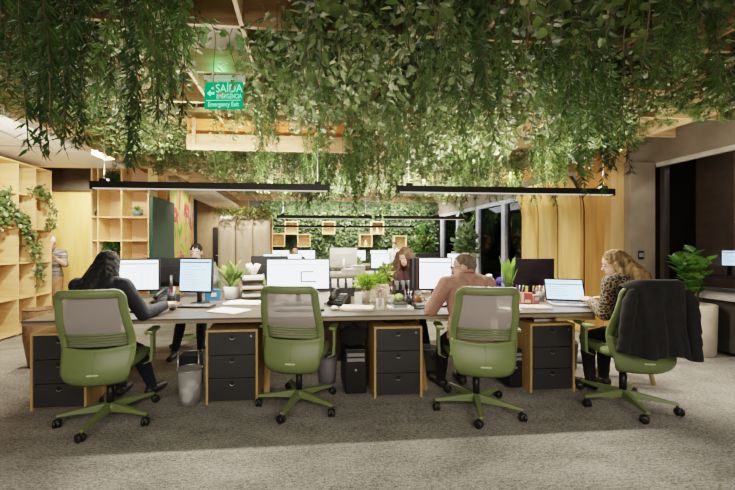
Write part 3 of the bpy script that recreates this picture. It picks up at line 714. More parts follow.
def person(label, loc, rotz, hip_z, lean=0.12, twist=0, head_yaw=0, head_pitch=0, head_off=(0,0,0), hands=None, feet=None, garments=(), hair=None, skin=None,
           voxel=.008, scale=.93, knees=None, glasses=False, side=0.0, lids=False, standing=False, curl=.5):
    """seated or standing figure facing local +Y, origin on the floor below the pelvis"""
    skin = skin or M_skin; segs = []   # (tag, a, ra, b, rb)
    P = Vector((0,0,hip_z))
    hands = [(Vector(h[0])/scale,)+tuple(h[1:]) for h in hands]; feet = [Vector(f)/scale for f in feet]
    up = Vector((side, math.sin(lean), math.cos(lean))).normalized()
    rt = Vector((math.cos(twist), -math.sin(twist), 0)); rt = (rt - up*rt.dot(up)).normalized(); fw = up.cross(rt)
    W = P + up*.17; C = P + up*.36; N = P + up*.50 + fw*.0
    for s in (-1,1):
        segs.append(('torso', P+rt*s*.075, .108, W+rt*s*.062, .092))
        segs.append(('torso', W+rt*s*.062, .092, C+rt*s*.078, .102))
        segs.append(('torso', C+rt*s*.078, .102, C+up*.07+rt*s*.085, .080))
        segs.append(('torso', N+rt*s*.03-up*.01, .042, N-up*.055+rt*s*.165, .048))
    NK = N + up*.03 + fw*.02
    HC = N + up*.155 + fw*.05 + Vector(head_off)
    Hm = Matrix.Translation(HC) @ Matrix.Rotation(head_yaw,4,'Z') @ Matrix.Rotation(-head_pitch,4,'X')
    segs.append(('neck', N-up*.02, .056, Hm @ Vector((0,-.02,-.06)), .052))
    hip = {}; sh = {}
    hand_bits = []
    for i, s in enumerate((-1,1)):
        S = N - up*.06 + rt*s*.185; sh[s] = S
        tgt = Vector(hands[i][0]); E, Wr = ik(S, tgt, .285, .255, hands[i][1])
        segs.append(('arm', S, .056, S.lerp(E,.5), .049)); segs.append(('arm', S.lerp(E,.5), .049, E, .042))
        segs.append(('farm', E, .042, E.lerp(Wr,.35), .042)); segs.append(('farm', E.lerp(Wr,.35), .042, Wr, .028))
        hd = Vector(hands[i][2]).normalized() if len(hands[i]) > 2 else (Wr-E).normalized()
        palm = Vector(hands[i][3]) if len(hands[i]) > 3 else Vector((0,0,-1))
        palm = (palm - hd*palm.dot(hd)).normalized(); lat = hd.cross(palm)*(1 if s > 0 else -1)   # lat points to the thumb side
        lat = -lat
        for q in (-.026,-.009,.009,.026): segs.append(('hand', Wr+hd*.012+lat*q*.7, .016, Wr+hd*.082+lat*q, .0135))
        for q, L, sp in ((.030,.072,.05),(.010,.080,.01),(-.010,.075,-.03),(-.029,.060,-.09)):
            b0 = Wr+hd*.085+lat*q; d = (hd+lat*sp).normalized()
            k1 = b0 + d*L*.45 + palm*L*.10*curl; k2 = k1 + (d+palm*.9*curl).normalized()*L*.32; k3 = k2 + (d+palm*1.6*curl).normalized()*L*.26
            segs += [('hand', b0, .0095, k1, .0090), ('hand', k1, .0090, k2, .0082), ('hand', k2, .0082, k3, .0072)]
        t0 = Wr+hd*.030+lat*.030; t1 = t0+(hd*.7+lat*.8+palm*.2).normalized()*.040; t2 = t1+(hd+lat*.25+palm*.3).normalized()*.034
        segs += [('hand', t0, .014, t1, .0115), ('hand', t1, .0115, t2, .0095)]
    for i, s in enumerate((-1,1)):
        h = P + rt*s*.09 - Vector((0,0,.01)); ft = Vector(feet[i]); A = ft + Vector((0,0,.085))
        K, A = ik(h, A, .43, .41, (knees[i] if knees else (0,1,.6)))
        segs.append(('thigh', h, .092, h.lerp(K,.55), .074)); segs.append(('thigh', h.lerp(K,.55), .074, K, .056))
        segs.append(('shin', K, .055, K.lerp(A,.35), .055)); segs.append(('shin', K.lerp(A,.35), .055, A, .036))
        fd = (Vector((0,1,0)) + rt*s*.15).normalized()
        base = Vector((A.x, A.y, A.z-.085))
        segs.append(('foot', base+Vector((0,0,.045))-fd*.03, .040, base+fd*.09+Vector((0,0,.035)), .033))
        segs.append(('foot', base+fd*.09+Vector((0,0,.035)), .033, base+fd*.17+Vector((0,0,.028)), .026))
    mb = MB()
    for t, a, ra, b, rb in segs: mb.cap(a, ra, b, rb, 10)
    hb = [((0,-.012,.022),(.076,.095,.090)), ((0,.022,-.045),(.059,.066,.072)), ((0,.045,-.085),(.036,.038,.030))]
    for c, r in hb: mb.ball(c, r, 16, 12, M=Hm)
    nose0, nose1 = Hm @ Vector((0,.080,.008)), Hm @ Vector((0,.100,-.026))
    mb.cap(nose0, .009, nose1, .013, 8)
    for s in (-1,1): mb.ball((s*.077,-.008,-.010),(.011,.021,.031),8,6,M=Hm)
    tmp = mb.build('person', skin)
    q = tmp.modifiers.new('r','REMESH'); q.mode = 'VOXEL'; q.voxel_size = voxel; q.use_smooth_shade = True
    q = tmp.modifiers.new('s','SMOOTH'); q.factor = .5; q.iterations = 2 if voxel < .009 else 1
    dg = bpy.context.evaluated_depsgraph_get(); me = bpy.data.meshes.new_from_object(tmp.evaluated_get(dg))
    bpy.data.objects.remove(tmp); me.name = 'person'
    me.materials.clear(); me.materials.append(skin)
    body = bpy.data.objects.new('person', me); COL.objects.link(body); body.location = loc; body.rotation_euler = (0,0,rotz); body.scale = (scale,)*3
    tag(body, label, 'person')
    # face
    br = MB()
    for s in (-1,1):
        eo = MB().ball((s*.031,.074,.006),(.014,.012,.008),8,6,M=Hm).build('eye', M_eye, body); MB().ball((s*.031,.083,.006),(.006,.005,.006),8,6,M=Hm).build('iris', M_iris, eo)
        br.tube([Hm @ Vector((s*.016,.083,.026)), Hm @ Vector((s*.032,.081,.031)), Hm @ Vector((s*.047,.071,.027))], .0035, 5)
    br.build('eyebrows', M_hbrown if hair is None else hair[0], body)
    MB().ball((0,.083,-.066),(.022,.010,.007),10,6,M=Hm).build('mouth', M_lip, body)
    if glasses:
        g = MB()
        for s in (-1,1):
            g.tube([Hm @ Vector((s*.033+.024*math.cos(t), .104, .004+.018*math.sin(t))) for t in [2*PI*k/12 for k in range(12)]], .0022, 5, closed=True)
            g.tube([Hm @ Vector((s*.057,.102,.01)), Hm @ Vector((s*.078,.0,.008))], .002, 5)
        g.tube([Hm @ Vector((-.01,.106,.008)), Hm @ Vector((.01,.106,.008))], .002, 5)
        g.build('glasses', M_black, body)
    # hair
    if hair:
        hm, style = hair; h = MB()
        h.ball((0,-.022,.036),(.086,.097,.092),18,12,M=Hm); h.ball((0,-.045,.0),(.082,.075,.085),16,10,M=Hm)
        if style == 'short': h = MB(); h.ball((0,-.020,.040),(.081,.094,.082),18,12,M=Hm); h.ball((0,-.050,.005),(.076,.060,.070),16,10,M=Hm)
        for st in (style if isinstance(style, list) else []):
            a, ra, b, rb = st; h.cap(Hm @ Vector(a) if a[2] < 5 else a, ra, (N + rt*b[0] + fw*b[1] + up*b[2]), rb, 8)
        t2 = h.build('hair', hm); q = t2.modifiers.new('r','REMESH'); q.mode = 'VOXEL'; q.voxel_size = .009; q.use_smooth_shade = True
        q = t2.modifiers.new('s','SMOOTH'); q.factor = .5; q.iterations = 3
        tx = bpy.data.textures.new('hair_waves','CLOUDS'); tx.noise_scale = .03
        q = t2.modifiers.new('d','DISPLACE'); q.texture = tx; q.strength = .022; q.mid_level = .5; q.texture_coords = 'LOCAL'
        t2.parent = body
    gc = [g for g in garments if 'torso' in g[2]]
    if gc:
        nn = N + up*.030 + fw*.006; MB().tube([nn + rt*.064*math.cos(t) + fw*(.068*math.sin(t)+.006) + up*(-.02*math.sin(t)) for t in [2*PI*k/24 for k in range(24)]], .013, 7, closed=True).build('collar', gc[0][1], body)
    # clothing shells from the body's own faces
    n = len(me.vertices); co = np.empty(n*3); me.vertices.foreach_get('co', co); co = co.reshape(-1,3)
    no = np.empty(n*3); me.vertices.foreach_get('normal', no); no = no.reshape(-1,3)
    best = np.full(n, 1e9); lab = np.zeros(n, int); names = ['torso','neck','arm','farm','hand','thigh','shin','foot','head']
    for t, a, ra, b, rb in segs:
        a = np.array(a); b = np.array(b); d = b-a; k = np.clip(((co-a)@d)/max(1e-9,d@d), 0, 1)
        ds = np.linalg.norm(co-(a+k[:,None]*d), axis=1) - (ra+(rb-ra)*k)
        m_ = ds < best; best[m_] = ds[m_]; lab[m_] = names.index(t)
    hc = np.array(Hm @ Vector((0,.0,-.01))); ds = np.linalg.norm((co-hc)/np.array([.085,.1,.125]), axis=1); lab[ds < 1.02] = 8; lab[(lab == 1) & ((co-np.array(N))@np.array(up) < .035)] = 0
    polys = [tuple(p.vertices) for p in me.polygons]
    for gname, gm, tags, off in garments:
        ids = {names.index(t) for t in tags}; keep = np.isin(lab, list(ids))
        fs = [p for p in polys if sum(keep[i] for i in p) >= len(p)-1]
        parts = [fs]
        if gname == 'shoe': parts = [[f for f in fs if co[f[0]][0] < 0], [f for f in fs if co[f[0]][0] >= 0]]
        for pf in parts:
            if not pf: continue
            used = sorted({i for f in pf for i in f}); mp = {i:j for j,i in enumerate(used)}
            vs = []
            for i in used:
                p = Vector(co[i]); w_ = mnoise.noise(p*14)*.5 + mnoise.noise(p*34)*.3
                vs.append(tuple(p + Vector(no[i])*(off + .007*max(-.5,w_))))
            mbx = MB(); mbx.add(vs, [tuple(mp[i] for i in f) for f in pf], True); mbx.build(gname, gm, body, solid=.003, off=1)
    return body, Hm
SIT = .642
# 1 long haired woman, leftmost chair
person('woman with long black hair in the leftmost chair, reaching for a mouse', (-1.53, 2.695, 0), R(-6), SIT, lean=.17, head_pitch=.32, head_off=(-.01,.02,-.05),
    hands=[((-.14,.40,.80),(-.8,-.5,-.3)), ((.33,.37,.805),(.35,-.3,-1))], feet=[(-.12,.50,0),(.14,.52,0)], curl=.6,
    garments=[('jacket', M_navy, ('torso','arm','farm'), .012), ('trousers', M_denim, ('thigh','shin'), .007), ('shoe', M_shoe, ('foot',), .006)],
    hair=(M_hblack, [((0,-.06,0),.075,(-.03,-.085,-.10),.085), ((.05,-.03,-.01),.06,(.12,-.06,-.14),.06), ((-.05,-.03,-.01),.06,(-.13,-.06,-.14),.065), ((.03,-.07,-.03),.06,(.13,-.11,-.27),.05), ((-.03,-.07,-.03),.06,(-.15,-.11,-.27),.055), ((0,-.07,-.03),.06,(0,-.105,-.30),.06), ((-.04,-.07,-.03),.05,(-.09,-.09,-.27),.05), ((.04,-.07,-.03),.05,(.07,-.09,-.25),.045)]))
# 6 man in salmon sweater
person('man with glasses and salmon sweater in the third chair, head turned aside', (1.30, 2.665, 0), R(2), SIT-.008, lean=.11, head_yaw=R(58), head_pitch=.16, head_off=(.02,.03,-.065), side=0.0,
    hands=[((-.16,.36,.812),(-.55,-.6,-.6)), ((.16,.36,.812),(.55,-.6,-.6))], feet=[(-.02,.50,0),(.20,.54,0)], glasses=True,
    garments=[('sweater', M_salmon, ('torso','arm','farm'), .014), ('trousers', M_darkt, ('thigh','shin'), .007), ('shoe', M_shoe, ('foot',), .006)], hair=(M_hgrey, 'short'))
# 7 woman in leopard print
person('woman with wavy blond hair and leopard print top before the laptop', (2.69, 2.64, 0), R(6), SIT, lean=.12, head_yaw=R(42), head_pitch=.38, head_off=(-.03,.02,-.05), side=-.03,
    hands=[((-.13,.27,.805),(-.3,-.3,-1)), ((.12,.30,.805),(.5,-.4,-.9))], feet=[(-.05,.36,0),(.16,.42,0)],
    garments=[('leopard_top', M_leopard, ('torso','arm','farm'), .012), ('trousers', M_darkt, ('thigh','shin'), .007), ('shoe', M_shoe, ('foot',), .006)],
    hair=(M_hblond, [((0,-.06,0),.08,(.03,-.09,-.02),.075), ((.05,-.05,-.02),.05,(.13,-.10,-.10),.048), ((.03,-.06,-.03),.045,(.22,-.13,-.15),.034), ((-.05,-.03,-.02),.05,(-.07,-.06,-.10),.04)]))
# 2 across the desk, behind the tilted monitor
person('person with short dark hair facing us from across the desk, above the tilted bluish monitor', (-1.40, 4.74, 0), R(186), SIT+.05, lean=.08, head_pitch=.22, head_off=(0,.02,-.03), voxel=.011,
    hands=[((-.2,.45,.82),(-.8,-.4,-.3)), ((.2,.45,.82),(.8,-.4,-.3))], feet=[(-.14,.62,0),(.16,.50,0)],
    garments=[('shirt', M_greytop, ('torso','arm','farm'), .012), ('trousers', M_denim, ('thigh','shin'), .007), ('shoe', M_shoe, ('foot',), .006)], hair=(M_hblack, 'short'))
# 5 brown haired woman across the desk
person('woman with brown hair seated across the desk, bowed behind the plants and the white screen', (1.27, 4.50, 0), R(176), SIT+.015, lean=.16, head_yaw=R(-35), head_pitch=.45, head_off=(0,.03,-.05), voxel=.011,
    hands=[((-.2,.42,.81),(-.8,-.4,-.3)), ((.2,.42,.81),(.8,-.4,-.3))], feet=[(-.22,.42,0),(.03,.42,0)],
    garments=[('top', mat('dark_plum_knit', (.05,.02,.025), .9), ('torso','arm','farm'), .012), ('trousers', M_darkt, ('thigh','shin'), .007), ('shoe', M_shoe, ('foot',), .006)],
    hair=(M_hbrown, [((.06,-.01,.02),.075,(.14,.05,-.20),.075), ((-.06,-.01,.02),.075,(-.14,.05,-.20),.075), ((0,-.05,.03),.10,(0,-.08,-.15),.11)]))
# 3 dark haired person at the second desk
person('person with dark hair seated at the second desk, face above the white diagram screen', (-.22, 7.98, 0), R(178), SIT, lean=.08, head_pitch=.1, voxel=.013, skin=M_skin2,
    hands=[((-.2,.40,.795),(-.8,-.4,-.3)), ((.2,.40,.795),(.8,-.4,-.3))], feet=[(-.14,.45,0),(.14,.45,0)],
    garments=[('shirt', M_navy, ('torso','arm','farm'), .012), ('trousers', M_darkt, ('thigh','shin'), .007), ('shoe', M_shoe, ('foot',), .006)], hair=(M_hblack, [((0,-.06,0),.075,(0,-.06,-.12),.08)]))
# 4 far person in white
person('far person with dark hair and white shirt sitting before the living wall', (3.02, 11.52, 0), R(150), SIT+.13, lean=.08, head_pitch=.2, voxel=.014,
    hands=[((-.2,.40,.80),(-.8,-.4,-.3)), ((.2,.40,.80),(.8,-.4,-.3))], feet=[(-.14,.45,0),(.14,.45,0)],
    garments=[('shirt', M_whitetop, ('torso','arm','farm'), .012), ('trousers', M_darkt, ('thigh','shin'), .007), ('shoe', M_shoe, ('foot',), .006)], hair=(M_hblack, 'short'))
# 8 standing by the ash door, reading
pw, _ = person('elderly person in white cap and striped top standing by the ash door reading a sheet', (-4.42, 6.52, 0), R(-150), .87, lean=.06, head_pitch=.45, head_off=(0,.03,-.02), voxel=.011, scale=.90,
    hands=[((-.06,.32,1.10),(-.6,-.5,-.6),(.3,.7,.5)), ((.10,.32,1.10),(.6,-.5,-.6),(-.3,.7,.5))], feet=[(-.10,.02,0),(.11,.05,0)], knees=[(0,1,0),(0,1,0)],
    garments=[('striped_top', M_striped, ('torso','arm'), .014), ('trousers', M_brownt, ('thigh','shin'), .016), ('shoe', M_shoe, ('foot',), .006)], hair=(M_hwhite, 'short'))
o = MB().surf(lambda u,v: ((u-.5)*.21, .02*math.sin(u*3), (v-.5)*.29), 6, 4).build('paper_sheet', M_paper, loc=(-4.56,6.12,1.10), rot=(R(-50),0,R(-150))); tag(o, 'white sheet of paper held by the standing person beside the ash door', 'paper')
# ------------------------------------------------------------------ leaves and plants
rng = random.Random(7)
IVY = [(0,0),(.06,.20),(-.06,.42),(.22,.36),(.36,.56),(.50,.30),(.70,.30),(1.0,0)]
def leaf(mb, p, d, n, L, kind='oval', W=.5, fold=.12, droop=0.0):
    """one leaf from p along d, face normal near n"""
    d = d.normalized(); s = d.cross(n)
    if s.length < 1e-4: s = d.cross(Vector((1,.3,.2)))
    s.normalize(); n = s.cross(d)
    if kind == 'ivy':
        b = len(mb.v); k = len(IVY)
        for sg in (1,-1):
            for x, y in IVY: mb.v.append(tuple(p + d*(x*L) + s*(sg*y*L*W*2) + n*(abs(y)*L*fold - x*x*L*droop)))
        mb.f.append(tuple(range(b, b+k))); mb.f.append(tuple(range(b+k, b+2*k))[::-1]); mb.sm += [False]*2; mb.mi += [mb.cur]*2
    elif kind == 'oval':
        b = len(mb.v)
        for x, y in ((0,0),(.35,W),(.72,W*.72),(1,0),(.72,-W*.72),(.35,-W)):
            mb.v.append(tuple(p + d*(x*L) + s*(y*L) + n*(abs(y)*L*fold*2 - x*x*L*droop)))
        mb.f += [(b,b+1,b+2,b+3),(b,b+3,b+4,b+5)]; mb.sm += [True]*2; mb.mi += [mb.cur]*2
    elif kind == 'dia':
        b = len(mb.v)
        for x, y in ((0,0),(.45,W),(1,0),(.45,-W)): mb.v.append(tuple(p + d*(x*L) + s*(y*L) + n*(abs(y)*L*fold*2)))
        mb.f.append((b,b+1,b+2,b+3)); mb.sm.append(False); mb.mi.append(mb.cur)
    elif kind == 'long':
        b = len(mb.v); K = 7
        for i in range(K+1):
            x = i/K; w_ = W*math.sin(PI*min(1,.08+x*.92))**.8; q = d*(x*L) - Vector((0,0,1))*(x*x*L*droop)
            for y in (1,0,-1): mb.v.append(tuple(p + q + s*(y*w_*L) + n*(abs(y)*w_*L*.35)))
        for i in range(K):
            for j in (0,1): mb.f.append((b+3*i+j, b+3*i+j+1, b+3*i+4+j, b+3*i+3+j)); mb.sm.append(True); mb.mi.append(mb.cur)
def rv(r): return Vector((r.uniform(-1,1), r.uniform(-1,1), r.uniform(-1,1)))

def hang(kind, seed, dens=1.0, mb=None, off=Vector((0,0,0)), sc=1.0, simple=False):
    """a bunch of stems hanging from the origin; stems use material 0, leaves material 1"""
    r = random.Random(seed); own = mb is None; mb = mb or MB()
    Lb = {'ivy': r.uniform(.42,.75), 'fern': r.uniform(.5,.95), 'vine': r.uniform(.38,.7)}[kind]*sc
    ns = {'ivy': 15, 'fern': 11, 'vine': 17}[kind]; ns = max(3, int(ns*dens))
    for k in range(ns):
        a = r.uniform(0, 2*PI); rad = {'ivy': .24, 'fern': .13, 'vine': .22}[kind]*math.sqrt(r.random())
        L = Lb*r.uniform(.45, 1.0); x0 = Vector((rad*.5*math.cos(a), rad*.5*math.sin(a), r.uniform(.0,.14)))
        pts = []; m = 9; ph = r.uniform(0,6)
        for i in range(m+1):
            t = i/m
            out = rad*(.5+.6*math.sin(min(1,t*1.6)*PI/2)); sway = .03*math.sin(t*5+ph)
            pts.append(off + Vector((out*math.cos(a)+sway, out*math.sin(a)+.03*math.cos(t*4+ph), x0.z + .05*math.sin(t*PI)*(1-t) - L*t**1.15)))
        if not simple:
            mb.cur = 0; mb.tube(pts, .0022, 3)
        mb.cur = 1
        step = {'ivy': .019, 'fern': .0145, 'vine': .021}[kind]*(1.9 if simple else 1)
        nl = int(L/step/1.0)
        for j in range(nl):
            t = (j+r.random())/nl*m; i = min(m-1, int(t)); p = pts[i].lerp(pts[i+1], t-i)
            o = Vector((p.x-off.x, p.y-off.y, 0)); o = o.normalized() if o.length > 1e-3 else Vector((1,0,0))
            az = r.uniform(0,2*PI); rr = Vector((math.cos(az), math.sin(az), 0))
            if kind == 'ivy':
                q = p + rr*r.uniform(.01,.05); leaf(mb, q, (rr*.7+o*.3+Vector((0,0,-.55))+rv(r)*.5), (rr*.7+o*.5+Vector((0,-.3,.6))+rv(r)*.5), r.uniform(.027,.056)*(1.35 if simple else 1), 'dia' if simple else 'ivy', .42, droop=.1)
            elif kind == 'vine':
                q = p + rr*r.uniform(.005,.035); leaf(mb, q, (rr+o*.2+Vector((0,0,-.25))+rv(r)*.6), (Vector((0,-.3,.8))+rr*.6+rv(r)*.6), r.uniform(.024,.048)*(1.5 if simple else 1), 'dia' if simple else 'oval', .44)
            else:
                for _ in range(1 if simple else 3):
                    az = r.uniform(0,2*PI); rr = Vector((math.cos(az), math.sin(az), 0))
                    leaf(mb, p, (rr*.8+Vector((0,0,-.75))+rv(r)*.3), Vector((0,0,1))+rv(r)*.5, r.uniform(.035,.065)*(1.4 if simple else 1), 'dia', .09 if not simple else .16)
    return mb
PROTO = {}
for kd, mt in (('ivy', M_leafivy), ('fern', M_leaffern), ('vine', M_leafvine)):
    PROTO[kd] = []
    for i in range(6):
        me = bpy.data.meshes.new('hanging_'+kd); b = hang(kd, 100*len(kd)+i*7+ord(kd[0]))
        me.from_pydata(b.v, [], b.f); me.update(); me.materials.append(M_stem); me.materials.append(mt)
        me.polygons.foreach_set('use_smooth', b.sm); me.polygons.foreach_set('material_index', b.mi); PROTO[kd].append(me)
LAB = {'ivy': 'trailing ivy with pale edged lobed leaves hanging in the %s of the ceiling lattice', 'fern': 'feathery dark green fern strand hanging in the %s of the ceiling lattice', 'vine': 'small oval leaved green vine hanging in the %s of the ceiling lattice'}
spots = []
y = 1.35; row = 0
while y < 10.0:
    st = .29 if y < 5 else .36
    x = LX0 + (st/2 if row % 2 else 0)
    while x < LX1:
        spots.append((x + rng.uniform(-.10,.10), y + rng.uniform(-.09,.09))); x += st
    y += st*.92; row += 1
def visible(x, y):
    d = y*math.cos(TH)+x*math.sin(TH); xc = x*math.cos(TH)-y*math.sin(TH)
    px = CX+F*xc/d; return -40 < px < 775
def skip(x, y):
    if -1.45 < x < .55 and 3.15 < y < 3.85 and rng.random() < .78: return True      # thin patch in front of the fascia
    if x < -2.75 and y > 3.0: return True                                           # white soffit
    if abs(x+.24*y-.03) < .30 and y < 2.85: return rng.random() < .96           # in front of the exit sign
    if x > 3.6 and y > 4.6: return True
    if mnoise.noise(Vector((x*1.5, y*1.5, 9.2))) < -.30: return True                    # natural gaps
    return rng.random() < .04
ENV = [(-60,95),(0,108),(60,128),(100,150),(125,166),(190,170),(240,194),(310,200),(520,200),(560,184),(600,166),(632,140),(660,128),(700,118),(800,130)]
def lowest(x, y):
    # how far a plant rooted here may hang so that the canopy thins out towards its edges
    d = y*math.cos(TH)+x*math.sin(TH); px = CX+F*(x*math.cos(TH)-y*math.sin(TH))/d
    e = ENV[-1][1]
    for (a, b), (c, f) in zip(ENV, ENV[1:]):
        if a <= px <= c: e = b+(f-b)*(px-a)/(c-a); break
    return 2.70 - (EYE + (CY-e)*d/F)
spots = [p for p in spots if visible(*p) and not skip(*p)]
spots.sort(key=lambda p: p[1])
near = spots[:440]; far = spots[440:]
cnt = 0
random.Random(5).shuffle(near)
for (x, y) in near:
    q = mnoise.noise(Vector((x*.9, y*.9, 3.1))) + rng.uniform(-.25,.25)
    kd = 'ivy' if q > .06 else ('fern' if q < -.14 else 'vine')
    if x < -1.6 and y < 2.6 and rng.random() < .6: kd = 'fern'
    me = PROTO[kd][rng.randrange(6)]
    lenf = min(1.05, lowest(x, y)/.74)
    if lenf < .16: continue
    lenf = max(lenf*rng.uniform(.85,1.1), .24)
    o = bpy.data.objects.new('hanging_'+kd, me); COL.objects.link(o)
    s = rng.uniform(.85,1.2); o.location = (x, y, 2.66+rng.uniform(-.04,.10)); o.rotation_euler = (0,0,rng.uniform(0,6.28)); o.scale = (s*1.1, s*1.1, s*lenf)
    zone = ('front' if y < 2.35 else ('middle' if y < 3.4 else 'far')) + ' ' + ('left' if x < -.7*y/2.6-.1 else ('centre' if x < .9*y/2.6+.2 else 'right'))
    tag(o, LAB[kd] % zone, 'hanging plant', {'ivy':'trailing ivies','fern':'fern strands','vine':'small leaved vines'}[kd] + ' of the %s ceiling lattice' % zone)
cg = MB(); r = random.Random(21)
for i in range(5500):
    x, y = r.uniform(-2.9, 4.3), r.uniform(.8, 6.0)
    if lowest(x, y) < .0: continue
    leaf(cg, Vector((x, y, 2.74+.14*r.random()+.05*mnoise.noise(Vector((x*2,y*2,0))))), rv(r)+Vector((0,0,-.4)), Vector((0,-.3,1))+rv(r)*.6, r.uniform(.06,.12), 'ivy', .42)
o = cg.build('ceiling_foliage', [M_leafivy]); tag(o, 'leafy layer lying across the top of the ceiling lattice above the front desk', 'foliage', kind='stuff')
fm = MB()
for i, (x, y) in enumerate(far):
    if lowest(x, y) < .12: continue
    if x > 3.15 and y > 4.0: continue
    sc_ = min(rng.uniform(.8,1.15), max(.25, lowest(x, y)/.66))
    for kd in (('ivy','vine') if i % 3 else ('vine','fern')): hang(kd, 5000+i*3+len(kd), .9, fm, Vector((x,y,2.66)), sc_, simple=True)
o = fm.build('hanging_foliage', [M_stem, M_leafuplit]); tag(o, 'yellow green mass of trailing foliage, uplight in its colour, over the second and third desks', 'foliage', kind='stuff')

# living wall behind the last desk
lw = MB(); r = random.Random(3)
for i in range(8200):
    x = r.uniform(-1.5, 5.0); z = r.uniform(.5, 3.2); q = mnoise.noise(Vector((x*1.6, z*1.6, 0)))
    p = Vector((x, 13.1 - .12*r.random() - .08*max(0,q), z)); leaf(lw, p, Vector((r.uniform(-1,1), -.6, r.uniform(-1,.4))), Vector((r.uniform(-.5,.5),-1,.5)), r.uniform(.08,.19), 'dia', .28)
o = lw.build('living_wall', [M_leafwall]); tag(o, 'dense green living wall of leaves behind the farthest desk', 'living wall', kind='stuff')
bm_ = wood_mat('display_box_ply', (.42,.28,.16), (.58,.42,.26), 'X')
for i,(px,py) in enumerate(((278.5,240),(291.5,228),(304,240.5),(328.5,228),(365.5,240.5),(377,228),(399.5,242),(421.5,241.5))):
    c = atY(px, py, 12.78); b = thing('display_box', ['leftmost open plywood cube on the living wall','upper plywood cube, second from the living wall left end','lower plywood cube third from the living wall left end','upper plywood cube above the white computer','lower plywood cube with a lit bottle right of the white computer','upper right plywood cube under the lamp line','lower plywood cube above the brown haired woman','rightmost plywood cube with a bright object on the living wall'][i], 'display box', c, 0, 'plywood cubes on the living wall'); s = .44
    m = MB()
    for a in (-1,1): m.box((a*s/2,0,0),(.025,.26,s+.025)); m.box((0,0,a*s/2),(s-.025,.26,.025))
    m.build('box_frame', M_shelf, b); MB().box((0,.12,0),(s-.03,.02,s-.03)).build('box_back', bm_, b)
    if i in (4,5,7): 
        o = MB().lathe([(.05,0),(.06,.05),(.05,.14),(.02,.18),(.02,.24)],10).build('bottle', mat('warm_ceramic', (.70,.45,.22), .4), loc=(c.x,c.y-.03,c.z-s/2+.0125)); tag(o, ['','','','','amber bottle in the lower cube right of the white computer','amber bottle in the upper right cube of the living wall','','amber bottle in the rightmost cube of the living wall'][i], 'bottle')

# potted plants
def pot(parent, prof, m, soil_r, soil_z):
    MB().lathe(prof, 20).build('pot', m, parent); MB().lathe([(0.0,soil_z+.004),(soil_r*.6,soil_z+.003),(soil_r,soil_z)],16).build('soil', M_soil, parent)
# large planter by the side glass
c = atz(704, 356, 0); pl = thing('potted_fig', 'bushy broad leaved fig in a tall pale concrete planter by the dark side glass', 'potted plant', (c.x, c.y+.12, 0))
pot(pl, [(.0,0),(.185,0),(.20,.02),(.212,.60),(.20,.605),(.185,.60),(.183,.55)], M_pot, .185, .56)
m = MB(); m.cur = 0; r = random.Random(5); st = MB()
for k in range(7):
    a = k*.9; top = Vector((.10*math.cos(a), .10*math.sin(a), .90+.16*r.random())) if k else Vector((0,0,1.06))
    st.tube([(0.03*math.cos(a),.03*math.sin(a),.55), top*.6+Vector((0,0,.25)), top], [.009,.007,.004], 6)
    for j in range(13):
        az = r.uniform(0,6.28); rr = Vector((math.cos(az), math.sin(az), .55+.7*r.random())); base = Vector((0,0,.62)).lerp(top, .25+.75*j/8)
        leaf(m, base, rr, Vector((0,0,1))-rr*.5, r.uniform(.11,.17), 'oval', .38, fold=.10, droop=.25)
m.build('foliage', M_leafbig, pl); st.build('stem', M_stem, pl)

def bush(label, loc, rad, h, n, m_leaf, kind, L, prof, mpot, name='potted_plant', seed=1, W=.4, droop=.1, up=.6):
    p = thing(name, label, 'potted plant', loc); top = prof[-1][1]
    pot(p, prof, mpot, prof[-1][0]*.97, top-.01)
    r = random.Random(seed); m = MB()
    for i in range(n):
        az = r.uniform(0,6.28); t = r.random()**.6; e = r.uniform(.0,1.3)
        o = Vector((math.cos(az)*math.cos(e), math.sin(az)*math.cos(e), math.sin(e)))
        if kind == 'long': leaf(m, Vector((o.x*.02,o.y*.02,top-.01)), Vector((o.x,o.y,up+1.2*r.random())), -o+Vector((0,0,.4)), L*r.uniform(.6,1.1), 'long', W, droop=droop)
        else: leaf(m, Vector((0,0,top+.25*h)) + Vector((o.x*rad,o.y*rad,o.z*h*.75))*t, o+rv(r)*.6, o+Vector((0,0,.6)), L*r.uniform(.7,1.2), kind, W)
    m.build('foliage', m_leaf, p)
    st = MB()
    for k in range(5): st.tube([(0,0,top-.02),(rad*.4*math.cos(k*1.3),rad*.4*math.sin(k*1.3),top+h*.5)],.003,4)
    st.build('stem', M_stem, p); return p
ZT = .7425
def dz(px, py, z=ZT): v = atz(px, py, z); return (v.x, v.y, z)
wp = [(.0,0),(.06,0),(.075,.02),(.085,.13),(.08,.135),(.076,.12)]
bush('spiky green peace lily in a white pot, left of the paper tray', dz(232,299), .2, .3, 34, leaf_mat('lily_leaf',(.07,.14,.03),(.34,.42,.15),6), 'long', .44, wp, M_white, 'potted_lily', 4, .085, .35, 1.0)
bush('bright lime bush in a tapered pale pot beside the picture frame', dz(366,302), .12, .17, 260, M_leaflime, 'oval', .040, [(.0,0),(.036,0),(.052,.11),(.048,.112),(.046,.10)], M_pot, 'potted_bush', 6)
bush('second lime bush touching the first, a little behind it', dz(377,299), .10, .17, 200, M_leaflime, 'oval', .040, [(.0,0),(.036,0),(.052,.11),(.048,.112),(.046,.10)], M_pot, 'potted_bush', 8)
bush('slender pale green sprig in a small pot in front of the brown haired woman', (.92,3.92,ZT), .09, .30, 90, leaf_mat('sprig_leaf',(.12,.20,.05),(.36,.44,.16)), 'oval', .055, [(.0,0),(.04,0),(.05,.09),(.046,.092),(.044,.08)], M_pot, 'potted_plant', 9)
